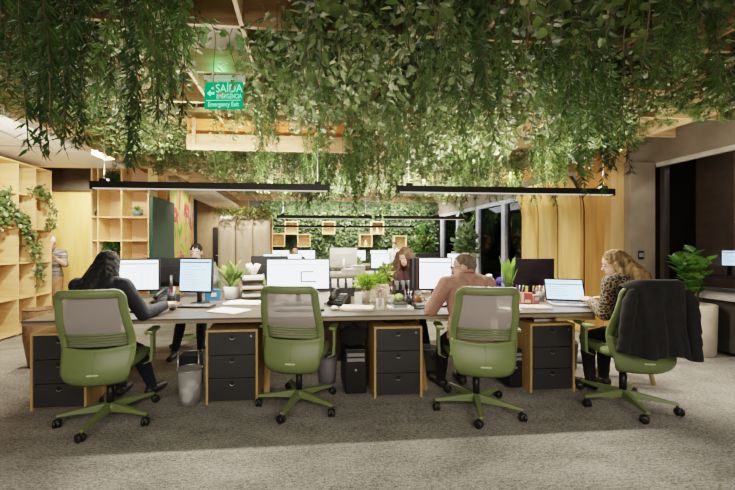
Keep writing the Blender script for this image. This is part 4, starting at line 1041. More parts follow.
bush('tall upright sword leaved plant in a white vase behind the third chair', dz(508,300), .1, .3, 11, leaf_mat('sword_leaf',(.03,.10,.02),(.15,.28,.05)), 'long', .36, [(.0,0),(.035,0),(.045,.05),(.035,.12),(.032,.12),(.03,.10)], M_white, 'sword_plant', 3, .10, .02, 3.2)
bush('low leafy plant behind the laptop', (2.56,3.96,ZT), .08, .12, 80, M_leafbig, 'oval', .05, [(.0,0),(.04,0),(.05,.07),(.046,.072),(.044,.06)], M_black, 'potted_plant', 13)
bush('dark bamboo like plant behind the second chair, left of the diagram screen', (-.345,3.60,ZT), .08, .3, 60, M_leafbig, 'long', .22, [(.0,0),(.04,0),(.05,.09),(.046,.092),(.044,.08)], M_grey, 'potted_plant', 17, .06, .1, 2.0)
bush('leafy fern on the second desk beside the white computer', (1.05,7.4,ZT), .15, .2, 150, M_leafwall, 'oval', .07, wp, M_white, 'potted_fern', 19)
bush('bushy fern on the middle shelf of the display bookcase', (-3.30,6.36,1.022), .17, .26, 420, M_leaffern, 'dia', .07, [(.0,0),(.06,0),(.075,.10),(.07,.10),(.066,.09)], M_grey, 'potted_fern', 23, .22)
bush('small fern on the top shelf of the display bookcase', (-3.30,6.36,2.282), .11, .22, 260, M_leaffern, 'dia', .07, [(.0,0),(.05,0),(.06,.08),(.056,.08),(.05,.07)], M_grey, 'potted_fern', 29, .22)
bush('tiny succulent in a round blue grey bowl on the bookcase', (-2.90,6.36,1.802), .06, .09, 50, M_leafbig, 'oval', .05, [(.0,0),(.05,.0),(.09,.05),(.095,.10),(.088,.10),(.08,.085)], mat('blue_glaze', (.10,.17,.20), .3), 'bowl_plant', 31)
# a few tall plants before the back glazing and on the far booth
bush('tall leafy plant standing before the grey mullioned glazing', (4.55,9.6,0), .35, 1.5, 420, M_leafwall, 'oval', .16, [(.0,0),(.16,0),(.18,.5),(.17,.5),(.16,.48)], M_pot, 'tall_plant', 37)
bush('dark leafy plant at the right end of the living wall', (4.2,12.2,0), .35, 1.6, 420, M_leaffern, 'oval', .16, [(.0,0),(.16,0),(.18,.5),(.17,.5),(.16,.48)], M_pot, 'tall_plant', 41)
tm = MB()
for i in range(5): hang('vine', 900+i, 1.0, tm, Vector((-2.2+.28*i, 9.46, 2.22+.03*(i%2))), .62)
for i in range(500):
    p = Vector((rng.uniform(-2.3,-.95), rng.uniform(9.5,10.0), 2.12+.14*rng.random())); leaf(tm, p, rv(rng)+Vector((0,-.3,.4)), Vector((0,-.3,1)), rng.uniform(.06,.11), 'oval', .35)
tag(tm.build('trailing_foliage', [M_stem, M_leafuplit]), 'trailing plants spilling over the top of the pale panel booth', 'foliage', kind='stuff')

# ivy climbing down the open shelving
def shelf_ivy(label, pts, n, seed):
    r = random.Random(seed); m = MB(); m.cur = 0; P = [Vector(p) for p in pts]
    fine = []
    for i in range(len(P)-1):
        for k in range(6): fine.append(P[i].lerp(P[i+1], k/6) + rv(r)*.012)
    m.tube(fine, .004, 4); m.cur = 1
    for i in range(n):
        t = r.random()*(len(fine)-1); k = min(len(fine)-2, int(t)); p = fine[k].lerp(fine[k+1], t-k) + Vector((r.uniform(-.02,.06), r.uniform(-.10,.10), r.uniform(-.09,.09)))
        leaf(m, p, rv(r)*.7+Vector((.35,-.2,-.5)), Vector((.8,-.5,.5))+rv(r)*.3, r.uniform(.04,.075), 'ivy', .42)
    o = m.build('trailing_ivy', [M_stem, M_leafivy]); return tag(o, label, 'ivy plant')
XS = -4.07
def sp(px, py): v = atX(px, py, XS); return (v.x, v.y, v.z)
shelf_ivy('thick ivy trailing across the front of the open shelving towards its right end', [sp(2,188), sp(6,205), sp(17,215), sp(24,226), sp(30,240), sp(36,258), sp(40,284)], 330, 2)
shelf_ivy('ivy looping over the upper right cells of the open shelving', [sp(32,190), sp(38,190), sp(46,198), sp(52,210), sp(49,222), sp(46,228)], 130, 4)
shelf_ivy('ivy tuft at the open shelving edge, low on its front', [sp(-6,200), sp(1,212), sp(3,230)], 110, 6)

# exit sign
sg = thing('exit_sign', 'lit green emergency exit sign with running figure hanging among the plants', 'sign', (-.63, 2.80, 2.375), R(-6))
MB().box((0,0,.10),(.30,.018,.205)).build('sign_panel', emit_mat('exit_green', (.0,.34,.12), .75, .15, 9), sg)
MS = emit_mat('exit_letter', (.30,.95,.55), .95)
text_mesh('sign_text','SAÍDA',.088,MS,sg,(.045,-.0105,.150),(R(90),0,0),sx=.86)
text_mesh('sign_text','EMERGÊNCIA',.050,MS,sg,(.045,-.0105,.090),(R(90),0,0),sx=.66)
text_mesh('sign_text','Emergency Exit',.050,MS,sg,(.0,-.0105,.028),(R(90),0,0),sx=.78)
a = MB(); a.prism([(-.128,.115),(-.100,.140),(-.100,.124),(-.070,.124),(-.070,.106),(-.100,.106),(-.100,.090)], -.0125,-.0095,'Y'); a.box((0,-.0105,.060),(.27,.003,.004)); a.ball((-.085,-.0105,.155),(.009,.002,.009),8,5)
a.build('sign_arrow', MS, sg)
MB().tube([(-.10,0,.20),(-.10,0,.27)],.003,6).tube([(.10,0,.20),(.10,0,.27)],.003,6).build('sign_hanger', M_alu, sg)
MB().box((0,.02,.235),(.32,.03,.06)).build('sign_bracket', M_white, sg)
l = bpy.data.lights.new('exit_glow','POINT'); l.energy = 1.0; l.color = (.1,1,.45); l.shadow_soft_size = .05
lo = bpy.data.objects.new('exit_glow', l); COL.objects.link(lo); lo.location = (-.63,2.66,2.62)
# ------------------------------------------------------------------ screens
M_bezel = mat('screen_bezel', (.010,.010,.012), .35)
M_line = emit_mat('screen_ink', (.20,.30,.42), .55); M_ink = mat('screen_dark_ink', (.02,.03,.06), .5)
def scr(name, col, s): return MATS.get(name) or emit_mat(name, col, s, .06, 5)
S_white = scr('screen_white', (.84,.92,1.0), 2.3); S_blue = scr('screen_bluish', (.50,.78,1.0), 1.8)
S_off = ramp_mat('dark_screen_glints', [(.3,(.004,.004,.006)),(.62,(.015,.012,.018)),(.75,(.10,.085,.09))], 3, (1,1,3), rough=.35)  # pale noise patches paint reflections into the dark screen
def monitor(label, loc, rotz, w, h, zc, look='white', stand=M_black, back=None, tilt=0, group=None, panel=None):
    """screen faces local -Y"""
    r = thing('monitor', label, 'monitor', loc, rotz, group); zc -= loc[2]; back = back or M_bezel
    M = Matrix.Translation((0,0,zc)) @ Matrix.Rotation(tilt,4,'X')
    MB().rbox((0,.012,0),(w,.03,h),.008,2,'Y',M).box((0,.035,-.02),(w*.6,.03,h*.55),M).build('housing', back, r)
    m = MB(); m.box((0,-.0045,.004),(w-.022,.003,h-.030),M)
    if look in ('table','doc','diagram','mail'):
        m.cur = 1; rr = random.Random(int(w*1000)+len(label)); iw, ih = w-.03, h-.04
        if look == 'table':
            for k in range(12): m.box((0,-.0066,-ih/2+ih*.82*k/12+.01),(iw*.94,.001,.0012),M)
            for k in range(9): m.box((-iw*.47+iw*.94*k/8,-.0066,-.03),(.0012,.001,ih*.78),M)
            m.box((0,-.0066,ih*.40),(iw,.001,.010),M)
        elif look == 'doc':
            m.box((0,-.0066,ih*.44),(iw,.001,.014),M)
            for k in range(15): 
                q = rr.uniform(.3,.8)*iw; m.box((-iw*.44+q/2,-.0066,ih*.36-k*ih*.055),(q,.001,.0028),M)
        elif look == 'mail':
            m.box((0,-.0066,ih*.26),(iw,.001,.012),M); m.box((-iw*.1,-.0066,ih*.42),(iw*.6,.001,.004),M)
            for k in range(4): m.box((-iw*.2,-.0066,ih*.12-k*ih*.13),(iw*.4,.001,.003),M)
        else:
            m.box((iw*.0,-.0066,ih*.36),(iw*.9,.001,.003),M)
            m.cur = 2
            x0 = iw*.05; z0 = -ih*.08
            m.box((x0,-.0068,z0),(.011,.001,ih*.36),M); m.box((x0+iw*.10,-.0068,z0+ih*.18),(iw*.21,.001,.010),M); m.box((x0+iw*.12,-.0068,z0-ih*.18),(iw*.25,.001,.011),M)
    m.build('display', [{'table':S_white,'white':S_white,'diagram':S_white,'doc':S_blue,'mail':S_blue,'off':S_off}[look], M_line, M_ink], r)
    MB().tube([(0,.05,zc-.03),(0,.07,.02)],[.02,.024],8).build('stand_neck', stand, r)
    MB().rbox((0,.06,.006),(w*.42,.19,.012),.03,3,'Z').build('stand_foot', stand, r)
    return r
monitor('white spreadsheet monitor beside the head of the long haired woman', (-1.63,3.38,ZT), R(3), .56,.30, 1.03, 'table')
monitor('small tilted monitor with a bluish text page, second lit screen from the left', (-1.03,3.42,ZT), R(-14), .335,.325, 1.02, 'doc', tilt=R(-3))
monitor('wide monitor showing a white page with a dark bracket diagram', (-.06,3.33,ZT), 0, .60,.30, 1.03, 'diagram')
monitor('white document monitor facing the man in the salmon sweater', (1.285,3.36,ZT), R(-6), .33,.325, 1.025, 'table')
monitor('switched off monitor turned edge on, left of the white document monitor', (1.13,3.44,ZT), R(52), .30,.325, 1.02, 'off')
monitor('dark switched off monitor with faint reflections at the right end of the desk', (2.44,3.55,ZT), R(-4), .44,.29, 1.02, 'off')
monitor('black monitor back between the two left screens, seen from behind', (-1.42,3.92,ZT), R(182), .52,.31, 1.02, 'doc')
monitor('black monitor back at the left of the diagram screen, seen from behind', (-.40,4.08,ZT), R(178), .42,.33, 1.02, 'table')
# second and third desk screens
M_imac = mat('white_aluminium', (.70,.69,.66), .4, var=.03)
monitor('white backed all in one computer in the middle of the second desk', (.80,7.2,ZT), R(180), .56,.40, 1.06, 'white', M_imac, M_imac)
for i,(x,y,rz,lk,w_,lb) in enumerate(((-.62,6.85,0,'white',.36,'small bright screen on the second desk left of the dark haired face'),(-.20,6.8,0,'white',.30,'small bright screen below the dark haired face on the second desk'),(1.5,6.85,R(8),'white',.4,'bright screen on the second desk above the lime bushes'),(2.45,6.8,R(-5),'off',.5,'dark screen on the second desk right of the brown haired woman'),(3.05,6.85,R(-12),'white',.34,'white framed screen on the second desk right of the man in salmon'))):
    monitor(lb,(x,y,ZT),rz,w_,.30,1.0,lk)
for i,(x,lb) in enumerate(((-.7,'leftmost bright screen on the farthest desk'),(.05,'second bright screen from the left on the farthest desk'),(1.55,'third bright screen from the left on the farthest desk'),(2.2,'rightmost bright screen on the farthest desk'))):
    monitor(lb,(x,10.3,ZT),R((-4,3,0,5)[i]),.52,.32,1.02,'white')
monitor('blue lit screen glowing in the dark corridor beyond the side glass', (6.2,4.62,.86), R(-50), .17,.24, 1.12, 'doc')
tb = thing('side_table', 'dark narrow table in the corridor beyond the glass carrying the blue screen', 'table', (6.2,4.62,0), R(-50))
MB().box((0,.02,.845),(.9,.5,.03)).build('table_top', M_blackm, tb)
for a in (-1,1):
    for b_ in (-1,1): MB().box((a*.41,.02+b_*.21,.415),(.04,.04,.83)).build('leg', M_blackm, tb)
# printer
pr = thing('printer', 'white desktop printer on the second desk, behind the man in salmon', 'printer', (2.95,7.25,ZT), R(-6))
MB().rbox((0,0,.14),(.5,.40,.28),.03).build('printer_body', M_white, pr, bevel=.01); MB().box((0,-.24,.08),(.34,.14,.015)).build('paper_tray', M_grey, pr); MB().box((0,-.203,.17),(.36,.012,.05)).build('output_slot', M_black, pr)
for i,(x,y,h_) in enumerate(((1.05,6.8,.16),(1.9,7.0,.22),(2.0,6.7,.12),(.85,6.7,.10))):
    p = thing('storage_box', ['white box beside the white computer on the second desk','tall white box on the second desk behind the sprig','low white box at the front of the second desk','small white box at the left of the fern on the second desk'][i],'box',(x,y,ZT),R(10*i)); MB().box((0,0,h_/2),(.24,.18,h_)).build('box_body', M_paper, p, bevel=.004); MB().box((0,0,h_+.004),(.25,.19,.03)).build('lid', M_white, p)

# ------------------------------------------------------------------ things on the front desk
def phone(label, loc, rz):
    r = thing('desk_phone', label, 'phone', loc, rz)
    m = MB(); m.prism([(-.10,.0),(.10,.0),(.10,.075),(.06,.085),(-.10,.02)], -.085,.085,'X'); m.build('phone_base', M_black, r, bevel=.004)
    h = MB(); h.tube([(-.05,-.09,.055),(-.05,-.06,.085),(-.05,.03,.125),(-.05,.09,.125)],[.022,.016,.016,.024],8); h.build('handset', M_black, r)
    k = MB()
    for i in range(4):
        for j in range(3): k.box((.0+.022*j,-.06+.028*i,.045+.0127*i),(.014,.014,.006))
    k.build('key', M_grey, r)
    MB().box((.022,.068,.087),(.07,.03,.008)).build('phone_display', mat('lcd', (.20,.24,.22), .3), r)
    MB().tube([(-.05,-.09,.05),(-.10,-.11,.012),(-.13,-.05,.008),(-.12,.06,.008),(-.09,.10,.02)],.004,6).build('cord', M_black, r)
    return r
phone('black desk phone with raised handset right of the spreadsheet monitor', dz(166,303), R(-20))
phone('black desk phone with raised handset right of the diagram monitor', dz(339,304), R(-28))
def keyboard(label, loc, rz, m=M_black, w=.42):
    r = thing('keyboard', label, 'keyboard', loc, rz); MB().box((0,0,.008),(w,.14,.016)).build('keyboard_base', m, r, bevel=.003); k = MB()
    for i in range(14):
        for j in range(5): k.box((-w/2+.025+(w-.05)*i/13,-.048+.024*j,.018),((w-.05)/13*.8,.018,.005))
    k.build('keys', M_grey if m is M_black else M_white, r); return r
keyboard('black keyboard under the tilted bluish monitor', (-.98,3.29,ZT), R(-8), M_black, .30)
keyboard('black keyboard under the spreadsheet monitor', (-1.62,3.10,ZT), R(3))
keyboard('dark keyboard in front of the diagram monitor, seen through the chair mesh', (-.04,3.06,ZT), 0)
keyboard('white keyboard lying before the dark monitor near the laptop', dz(533,308), R(-12), M_white, .28)
keyboard('black keyboard in front of the man in salmon', (1.22,3.16,ZT), R(-4))
ms = thing('computer_mouse', 'black mouse under the hand of the long haired woman', 'mouse', (-1.15,3.17,ZT)); MB().ball((0,0,.016),(.03,.05,.018),12,8).build('mouse_body', M_black, ms); MB().box((0,.02,.034),(.006,.014,.004)).build('wheel', M_grey, ms)
ms = thing('computer_mouse', 'white mouse right of the diagram monitor keyboard', 'mouse', (.26,3.05,ZT)); MB().ball((0,0,.016),(.03,.05,.018),12,8).build('mouse_body', M_white, ms); MB().box((0,.02,.034),(.006,.014,.004)).build('wheel', M_grey, ms)
def sheet(label, loc, rz, n=3, w=.21, h=.297, m=M_paper, group=None):
    r = MB(); rr = random.Random(len(label))
    for k in range(n): r.box((0,0,.0012+.0024*k),(w,h,.0024), Matrix.Rotation(rr.uniform(-.12,.12),4,'Z'))
    return tag(r.build('paper_sheets', m, loc=loc, rot=rz), label, 'paper', group)
sheet('loose white papers nearest the desk edge, beside the second chair', dz(229,311), R(62), 3)
sheet('overlapping white papers behind the nearest papers, in front of the lily pot', dz(244,303), R(80), 4, .24, .34)
sheet('stack of white and pinkish papers beside the lime bush pot', dz(357,309), R(78), 8, .2, .28, mat('pinkish_paper', (.72,.62,.58), .8))
sheet('small white sheet standing beside the red snack box', dz(510,309), R(30), 2, .12, .16)
# paper tray with rolled papers
tr = thing('letter_tray', 'stacked wire and wood letter tray filled with papers, right of the lily', 'tray', dz(253,298), R(8))
for k in range(3):
    z = .03+.085*k; m = MB(); m.box((0,0,z),(.24,.30,.008))
    for a in (-1,1): m.box((a*.12,0,z+.025),(.006,.30,.05))
    m.box((0,.15,z+.025),(.24,.006,.05)); m.build('tray_shelf', M_black if k != 1 else M_carcass, tr)
    MB().box((0,-.005,z+.018),(.21,.29,.022)).build('tray_papers', M_paper, tr)
MB().tube([(-.11,-.13,0),(-.11,-.13,.25)],.005,6).tube([(.11,-.13,0),(.11,-.13,.25)],.005,6).tube([(-.11,.13,0),(-.11,.13,.25)],.005,6).tube([(.11,.13,0),(.11,.13,.25)],.005,6).build('tray_post', M_alu, tr)
fl = thing('paper_bundle', 'crumpled white paper bundle on top of the letter tray', 'paper', (dz(253,298)[0],dz(253,298)[1],ZT+.232), 0)
m = MB()
for k in range(6):
    a = k*1.05; m.tube([(0,0,.0),(.03*math.cos(a),.03*math.sin(a),.07),(.07*math.cos(a),.07*math.sin(a),.13)],[.02,.026,.014],7)
m.build('crumpled_sheets', M_paper, fl); MB().box((0,0,.006),(.2,.16,.012)).build('bottom_folder', M_paper, fl)
bx = thing('blue_carton', 'blue printed carton standing left of the white lily pot', 'box', dz(213,300), R(12)); MB().box((0,0,.055),(.15,.09,.11)).build('carton', mat('blue_card', (.035,.16,.34), .5, var=.2), bx, bevel=.002); MB().box((.01,-.0465,.06),(.05,.002,.04)).build('carton_print', M_white, bx)
# picture frame
pf = thing('picture_frame', 'cream picture frame leaning beside the lime bush pot', 'picture frame', dz(380,301), R(-8))
M = Matrix.Rotation(R(-14),4,'X')
m = MB(); 
for a in (-1,1): m.box((a*.078,0,.085),(.022,.014,.17),M); m.box((0,0,.085+a*.076),(.135,.014,.022),M)
m.build('frame_border', mat('cream_wood', (.62,.52,.38), .5), pf); MB().box((0,.002,.085),(.135,.006,.132),M).build('picture', ramp_mat('faded_print', [(.4,(.55,.45,.36)),(.6,(.70,.62,.52))], 20), pf)
MB().box((0,.06,.05),(.03,.006,.11),Matrix.Rotation(R(28),4,'X')).build('frame_strut', M_carcass, pf)
# glass with pink flowers
gl = thing('flower_glass', 'clear glass tumbler holding pink flowers in front of the picture frame', 'vase', dz(380,310)); MB().lathe([(.0,.004),(.032,.004),(.036,.10),(.034,.10),(.030,.01),(0,.01)],14).build('tumbler', net_mat('clear_glass', (.75,.80,.80), .72, 10), gl)
m = MB(); 
for k in range(6): m.tube([(0,0,.012),(.014*math.cos(k),.014*math.sin(k),.09),(.035*math.cos(k*1.05),.025*math.sin(k*1.05),.155+.01*(k%3))],.002,5)
m.build('flower_stem', M_stem, gl); m = MB()
for k in range(6):
    c = Vector((.035*math.cos(k*1.05),.025*math.sin(k*1.05),.16+.01*(k%3)))
    for j in range(6): leaf(m, c, Vector((math.cos(j),math.sin(j),.5)), Vector((0,0,1)), .024,'oval',.45)
m.build('blossoms', leaf_mat('pink_petal', (.45,.16,.24), (.72,.40,.46)), gl)
wf = thing('small_flower_pot', 'little pot of pale blossoms right of the picture frame', 'potted plant', dz(391,304)); MB().lathe([(0,0),(.022,0),(.03,.05),(.027,.05),(.0,.045)],12).build('pot', M_white, wf); m = MB(); r = random.Random(2)
for k in range(60): d = rv(r); d.z = abs(d.z); leaf(m, Vector((0,0,.05))+d*.025, d, Vector((0,0,1)), .022,'oval',.45)
m.build('blossoms', leaf_mat('cream_petal', (.55,.42,.36), (.80,.70,.62)), wf)
# lime clock
ck = thing('lime_clock', 'round lime green desk clock between the flowers and the document screen', 'clock', dz(399,302), R(-5)); MB().ball((0,0,.042),(.052,.038,.042),18,12).build('clock_body', mat('lime_plastic', (.35,.60,.03), .35), ck)
MB().lathe([(.030,0),(.030,.006),(.0,.007)],18,M=Matrix.Translation((0,-.033,.044)) @ Matrix.Rotation(R(90),4,'X')).build('clock_face', M_white, ck); MB().box((0,-.0415,.050),(.003,.002,.018)).box((.007,-.0415,.044),(.016,.002,.003)).build('clock_hand', M_black, ck)
# white tray with dark box
t = thing('serving_tray', 'square white tray near the desk edge carrying a dark box', 'tray', dz(400,309), R(-6)); m = MB(); m.box((0,0,.006),(.20,.16,.008))
for a in (-1,1): m.box((a*.10,0,.012),(.008,.168,.02)); m.box((0,a*.08,.012),(.192,.008,.02))
m.build('tray_body', M_white, t); db = thing('dark_tin', 'flat dark grey tin lying on the square white tray', 'tin', (dz(400,309)[0],dz(400,309)[1],ZT+.0105), R(-4)); MB().rbox((0,0,.018),(.12,.08,.036),.012).build('tin_body', M_grey, db, bevel=.003); MB().rbox((0,0,.040),(.124,.084,.010),.012).build('tin_lid', M_black, db)
# pen cups and small clutter around the screens
def pens(label, loc, m_cup, seed):
    p = thing('pen_cup', label, 'pen cup', loc); r = random.Random(seed); MB().lathe([(0,0),(.036,0),(.038,.095),(.034,.095),(.033,.01),(0,.01)],14).build('cup', m_cup, p)
    for k in range(6):
        a = k*1.1; MB().tube([(.01*math.cos(a),.01*math.sin(a),.012),(.034*math.cos(a),.034*math.sin(a),.13+.03*r.random())],.004,6).build('pen', [M_black,M_alu,mat('red_pen',(.5,.03,.03),.4),mat('blue_pen',(.03,.08,.4),.4)][k%4], p)
pens('black pen cup beside the lime clock, left of the document screen', dz(408,306), M_black, 1)
pens('grey pen cup between the dark monitor and the red snack box', dz(540,301), M_grey, 2)
pens('black pen cup on the left between the bluish monitor and the phone', (-1.25,3.42,ZT), M_black, 3)
ph = thing('smartphone', 'black smartphone lying flat right of the white tray', 'smartphone', dz(421,308), R(-50)); MB().rbox((0,0,.005),(.072,.145,.009),.01).build('phone_body', M_black, ph); MB().rbox((0,0,.0099),(.066,.137,.0008),.008).build('phone_glass', S_off, ph)
mg = thing('coffee_mug', 'brown coffee mug in front of the black pen cup and document screen', 'mug', dz(418,304)); MB().lathe([(0,0),(.036,0),(.04,.085),(.036,.085),(.034,.01),(0,.01)],16).build('mug_body', mat('brown_glaze',(.22,.11,.06),.3), mg); MB().tube([(.038,0,.07),(.062,0,.062),(.064,0,.035),(.038,0,.022)],.005,6).build('mug_handle', mat('brown_glaze',(.22,.11,.06),.3), mg)
# right side
th = thing('white_thermos', 'white flask behind the man in salmon, left of the violet flower', 'flask', dz(489,295)); MB().lathe([(0,0),(.042,0),(.045,.02),(.045,.17),(.03,.19)],16).build('flask_body', M_white, th); MB().lathe([(.030,.19),(.032,.195),(.032,.235),(.0,.24)],16).build('flask_cap', M_alu, th)
hy = thing('hyacinth', 'violet hyacinth in a small pot left of the sword leaved plant', 'potted plant', dz(500,298)); MB().lathe([(0,0),(.04,0),(.048,.07),(.044,.07),(0,.06)],14).build('pot', M_white, hy); m = MB(); r = random.Random(8)
for k in range(220): 
    d = rv(r).normalized(); leaf(m, Vector((d.x*.034,d.y*.034,.145+d.z*.062)), d, Vector((0,0,1)), .022,'oval',.4)
m.build('blossoms', leaf_mat('violet_petal', (.10,.07,.40), (.30,.24,.72)), hy); MB().tube([(0,0,.05),(0,0,.12)],.006,6).build('stem', M_stem, hy)
rb = thing('snack_box', 'red and white snack box standing by the sword leaved plant', 'box', dz(526,304), R(-22)); MB().box((0,0,.055),(.105,.05,.11)).build('carton', mat('red_card',(.42,.06,.05),.5,var=.25), rb, bevel=.002); MB().box((-.035,-.026,.06),(.025,.002,.10)).box((.01,-.026,.03),(.05,.002,.03)).build('carton_print', mat('cream_print',(.75,.60,.48),.6), rb)
rb = thing('snack_box', 'pink snack carton lying behind the red and white snack box', 'box', dz(534,303), R(15)); MB().box((0,0,.04),(.08,.06,.08)).build('carton', mat('pink_card',(.50,.20,.20),.5,var=.25), rb, bevel=.002); MB().box((0,-.031,.045),(.05,.002,.03)).build('carton_print', M_white, rb)
yn = MB().box((0,0,.03),(.07,.05,.06)).build('sticky_note_cube', mat('yellow_note',(.66,.50,.14),.8), loc=dz(545,297), rot=R(10)); tag(yn,'yellow sticky note cube under the dark monitor','note cube')
pens('dark pen cup with pens just left of the laptop screen', (2.20,3.42,ZT), M_black, 5)
# laptop
lp = thing('laptop', 'silver laptop with a bright email page before the woman in leopard print', 'laptop', dz(570,305), R(-22))
MB().rbox((0,0,.009),(.34,.235,.014),.012).build('laptop_base', M_alu, lp); MB().box((0,.025,.0165),(.29,.10,.002)).build('laptop_keys', M_black, lp); MB().box((0,-.075,.0165),(.09,.055,.002)).build('trackpad', M_grey, lp)
M = Matrix.Translation((0,.118,.018)) @ Matrix.Rotation(R(-22),4,'X')
lid = MB().rbox((0,.004,.115),(.34,.007,.228),.010,3,'Y',M).build('laptop_lid', M_bezel, lp)
m = MB(); m.box((0,-.0005,.118),(.318,.001,.196),M); m.cur = 1; m.box((0,-.0014,.170),(.318,.0006,.010),M); m.box((-.05,-.0014,.200),(.18,.0006,.004),M)
for k in range(5): m.box((-.06,-.0014,.145-.022*k),(.14 if k%2 else .18,.0006,.004),M)
m.build('laptop_display', [S_blue, M_line], lp)
pk = thing('pink_bottle', 'bright magenta water bottle behind the laptop', 'bottle', (2.63,3.38,ZT)); Mp = mat('magenta_plastic',(.55,.02,.26),.3); MB().lathe([(0,0),(.032,0),(.036,.02),(.034,.06),(.036,.10),(.034,.13),(.018,.155),(.018,.16)],16).build('bottle_body', Mp, pk); MB().lathe([(.022,.16),(.022,.19),(.010,.195),(.010,.21),(.0,.212)],14).build('bottle_cap', mat('pale_pink',(.72,.35,.50),.4), pk)
lm = thing('headphones', 'black headset looped behind the laptop beside the dark monitor', 'headset', (2.65,3.72,ZT)); MB().tube([(.085*math.cos(t),0,.06+.10*math.sin(t)) for t in [PI*k/14 for k in range(15)]],.007,7).build('headband', M_black, lm)
for s in (-1,1): MB().ball((s*.08,0,.035),(.02,.034,.035),12,8).build('ear_pad', M_black, lm)

# ------------------------------------------------------------------ under the desk
M_bin = net_mat('pale_bin_mesh', (.50,.48,.46), .52, 120)
b = thing('waste_bin', 'white mesh waste bin with paper inside, left of the second cabinet', 'waste bin', (-.945,2.985,0)); MB().lathe([(.080,.004),(.098,.29)],20).lathe([(0,.004),(.08,.004)],20).build('bin_wall', M_bin, b); MB().tube([(.098*math.cos(t),.098*math.sin(t),.29) for t in [2*PI*k/20 for k in range(20)]],.004,6,closed=True).build('bin_rim', M_alu, b)
m = MB(); r = random.Random(4)
for k in range(5): m.ball((r.uniform(-.03,.03),r.uniform(-.03,.03),.05+.028*k),(.045,.04,.04),7,5)
m.build('crumpled_paper', M_paper, b)
fr_ = thing('wire_rack', 'thin metal framed stand behind the white mesh bin', 'rack', (-1.04,3.24,0)); m = MB()
for a in (-1,1): m.tube([(a*.09,0,0),(a*.09,0,.36)],.006,6); 
m.tube([(-.09,0,.36),(.09,0,.36)],.006,6); m.build('rack_frame', M_alu, fr_); MB().box((0,.09,.16),(.17,.16,.31)).build('rack_box', M_black, fr_, bevel=.006)
b = thing('waste_bin', 'grey plastic bin right of the empty second chair', 'waste bin', (.215,3.36,0)); MB().lathe([(0,.004),(.082,.004),(.105,.25),(.100,.25),(.078,.012),(0,.012)],20).build('bin_wall', mat('grey_bin',(.24,.235,.25),.5), b); MB().tube([(.104*math.cos(t),.104*math.sin(t),.25) for t in [2*PI*k/20 for k in range(20)]],.005,6,closed=True).build('bin_rim', M_grey, b)
b = thing('waste_bin', 'smoky translucent bin between the black bag cabinet and the third chair', 'waste bin', (1.25,3.47,0)); MB().lathe([(.085,.004),(.105,.27)],20).lathe([(0,.004),(.085,.004)],20).build('bin_wall', net_mat('smoky_bin',(.10,.10,.10),.4,60), b); MB().tube([(.105*math.cos(t),.105*math.sin(t),.27) for t in [2*PI*k/20 for k in range(20)]],.004,6,closed=True).build('bin_rim', M_grey, b)
b = thing('waste_bin', 'small black bin just beyond the desk end, behind the rightmost chair', 'waste bin', (2.82,3.55,0)); MB().lathe([(0,.004),(.085,.004),(.105,.28),(.100,.28),(.08,.012),(0,.012)],20).build('bin_wall', M_black, b); MB().tube([(.104*math.cos(t),.104*math.sin(t),.28) for t in [2*PI*k/20 for k in range(20)]],.004,6,closed=True).build('bin_rim', M_grey, b)
def tower(label, loc, w_, h_, d_, rz=0):
    p = thing('computer_tower', label, 'computer', loc, rz); MB().rbox((0,d_/2,h_/2+.008),(w_,d_,h_-.016),.01).build('case', M_black, p, bevel=.004); m = MB()
    for k in range(2): m.box((0,-.002,h_*(.88-.11*k)),(w_*.82,.005,h_*.07))
    m.build('drive_bay', M_grey, p); MB().lathe([(.010,0),(.010,.005)],12,M=Matrix.Translation((0,.001,h_*.55)) @ Matrix.Rotation(R(90),4,'X')).build('power_button', M_alu, p)
    MB().box((0,d_/2,.004),(w_*.8,d_*.8,.008)).build('case_foot', M_grey, p); return p
tower('black computer tower with a black bag on top, left of the black bag cabinet', (.445,3.02,0), .185,.40,.42)
tower('slim black computer tower between the third chair and the last cabinet', (1.91,3.02,0), .12,.36,.40)
def bag(label, loc, sx, sy, sz, seed, rz=0):
    p = thing('black_bag', label, 'bag', loc, rz); 
    def fn(u, v):
        t = 2*PI*u; q = -PI/2+PI*v; c = max(0,math.cos(q))**.6; d = Vector((math.cos(t)*c, math.sin(t)*c, math.sin(q))); k = 1+.16*mnoise.noise(d*2.2+Vector((seed,0,0)))+.07*mnoise.noise(d*6)
        return (d.x*sx*k, d.y*sy*k, max(0, sz*.5*(1+d.z*k)))
    MB().surf(fn, 26, 16, closed_u=True).build('bag_body', M_blackcloth, p)
    MB().tube([(-sx*.5,-sy*.3,sz*.8),(-sx*.3,-sy*.4,sz*1.12),(sx*.2,-sy*.4,sz*1.10),(sx*.5,-sy*.2,sz*.78)],.007,6).build('bag_strap', M_black, p)
bag('black soft bag heaped on the black computer tower', (.445,3.20,.40), .12,.16,.17, 1.0)
bag('flat black bag lying on top of the third drawer cabinet', (.84,3.15,.61), .17,.16,.085, 4.0)
for k,(w_,d_,h_,c_,lb) in enumerate(((.26,.19,.025,(.20,.05,.035),'dark red book at the bottom of the pair on the last cabinet'),(.22,.17,.02,(.12,.06,.05),'brown book on top of the pair on the last cabinet'))):
    p = thing('book', lb, 'book', (2.20,3.12,.61+.0255*k), R(4-9*k)); mb_ = mat('book_cover_%s' % 'ab'[k], c_, .6)
    MB().box((0,0,.0015),(w_,d_,.003)).box((0,0,h_-.0015),(w_,d_,.003)).box((-w_/2+.0015,0,h_/2),(.003,d_,h_-.006)).build('book_cover', mb_, p); MB().box((.002,0,h_/2),(w_-.008,d_-.006,h_-.0062)).build('pages', M_paper, p)
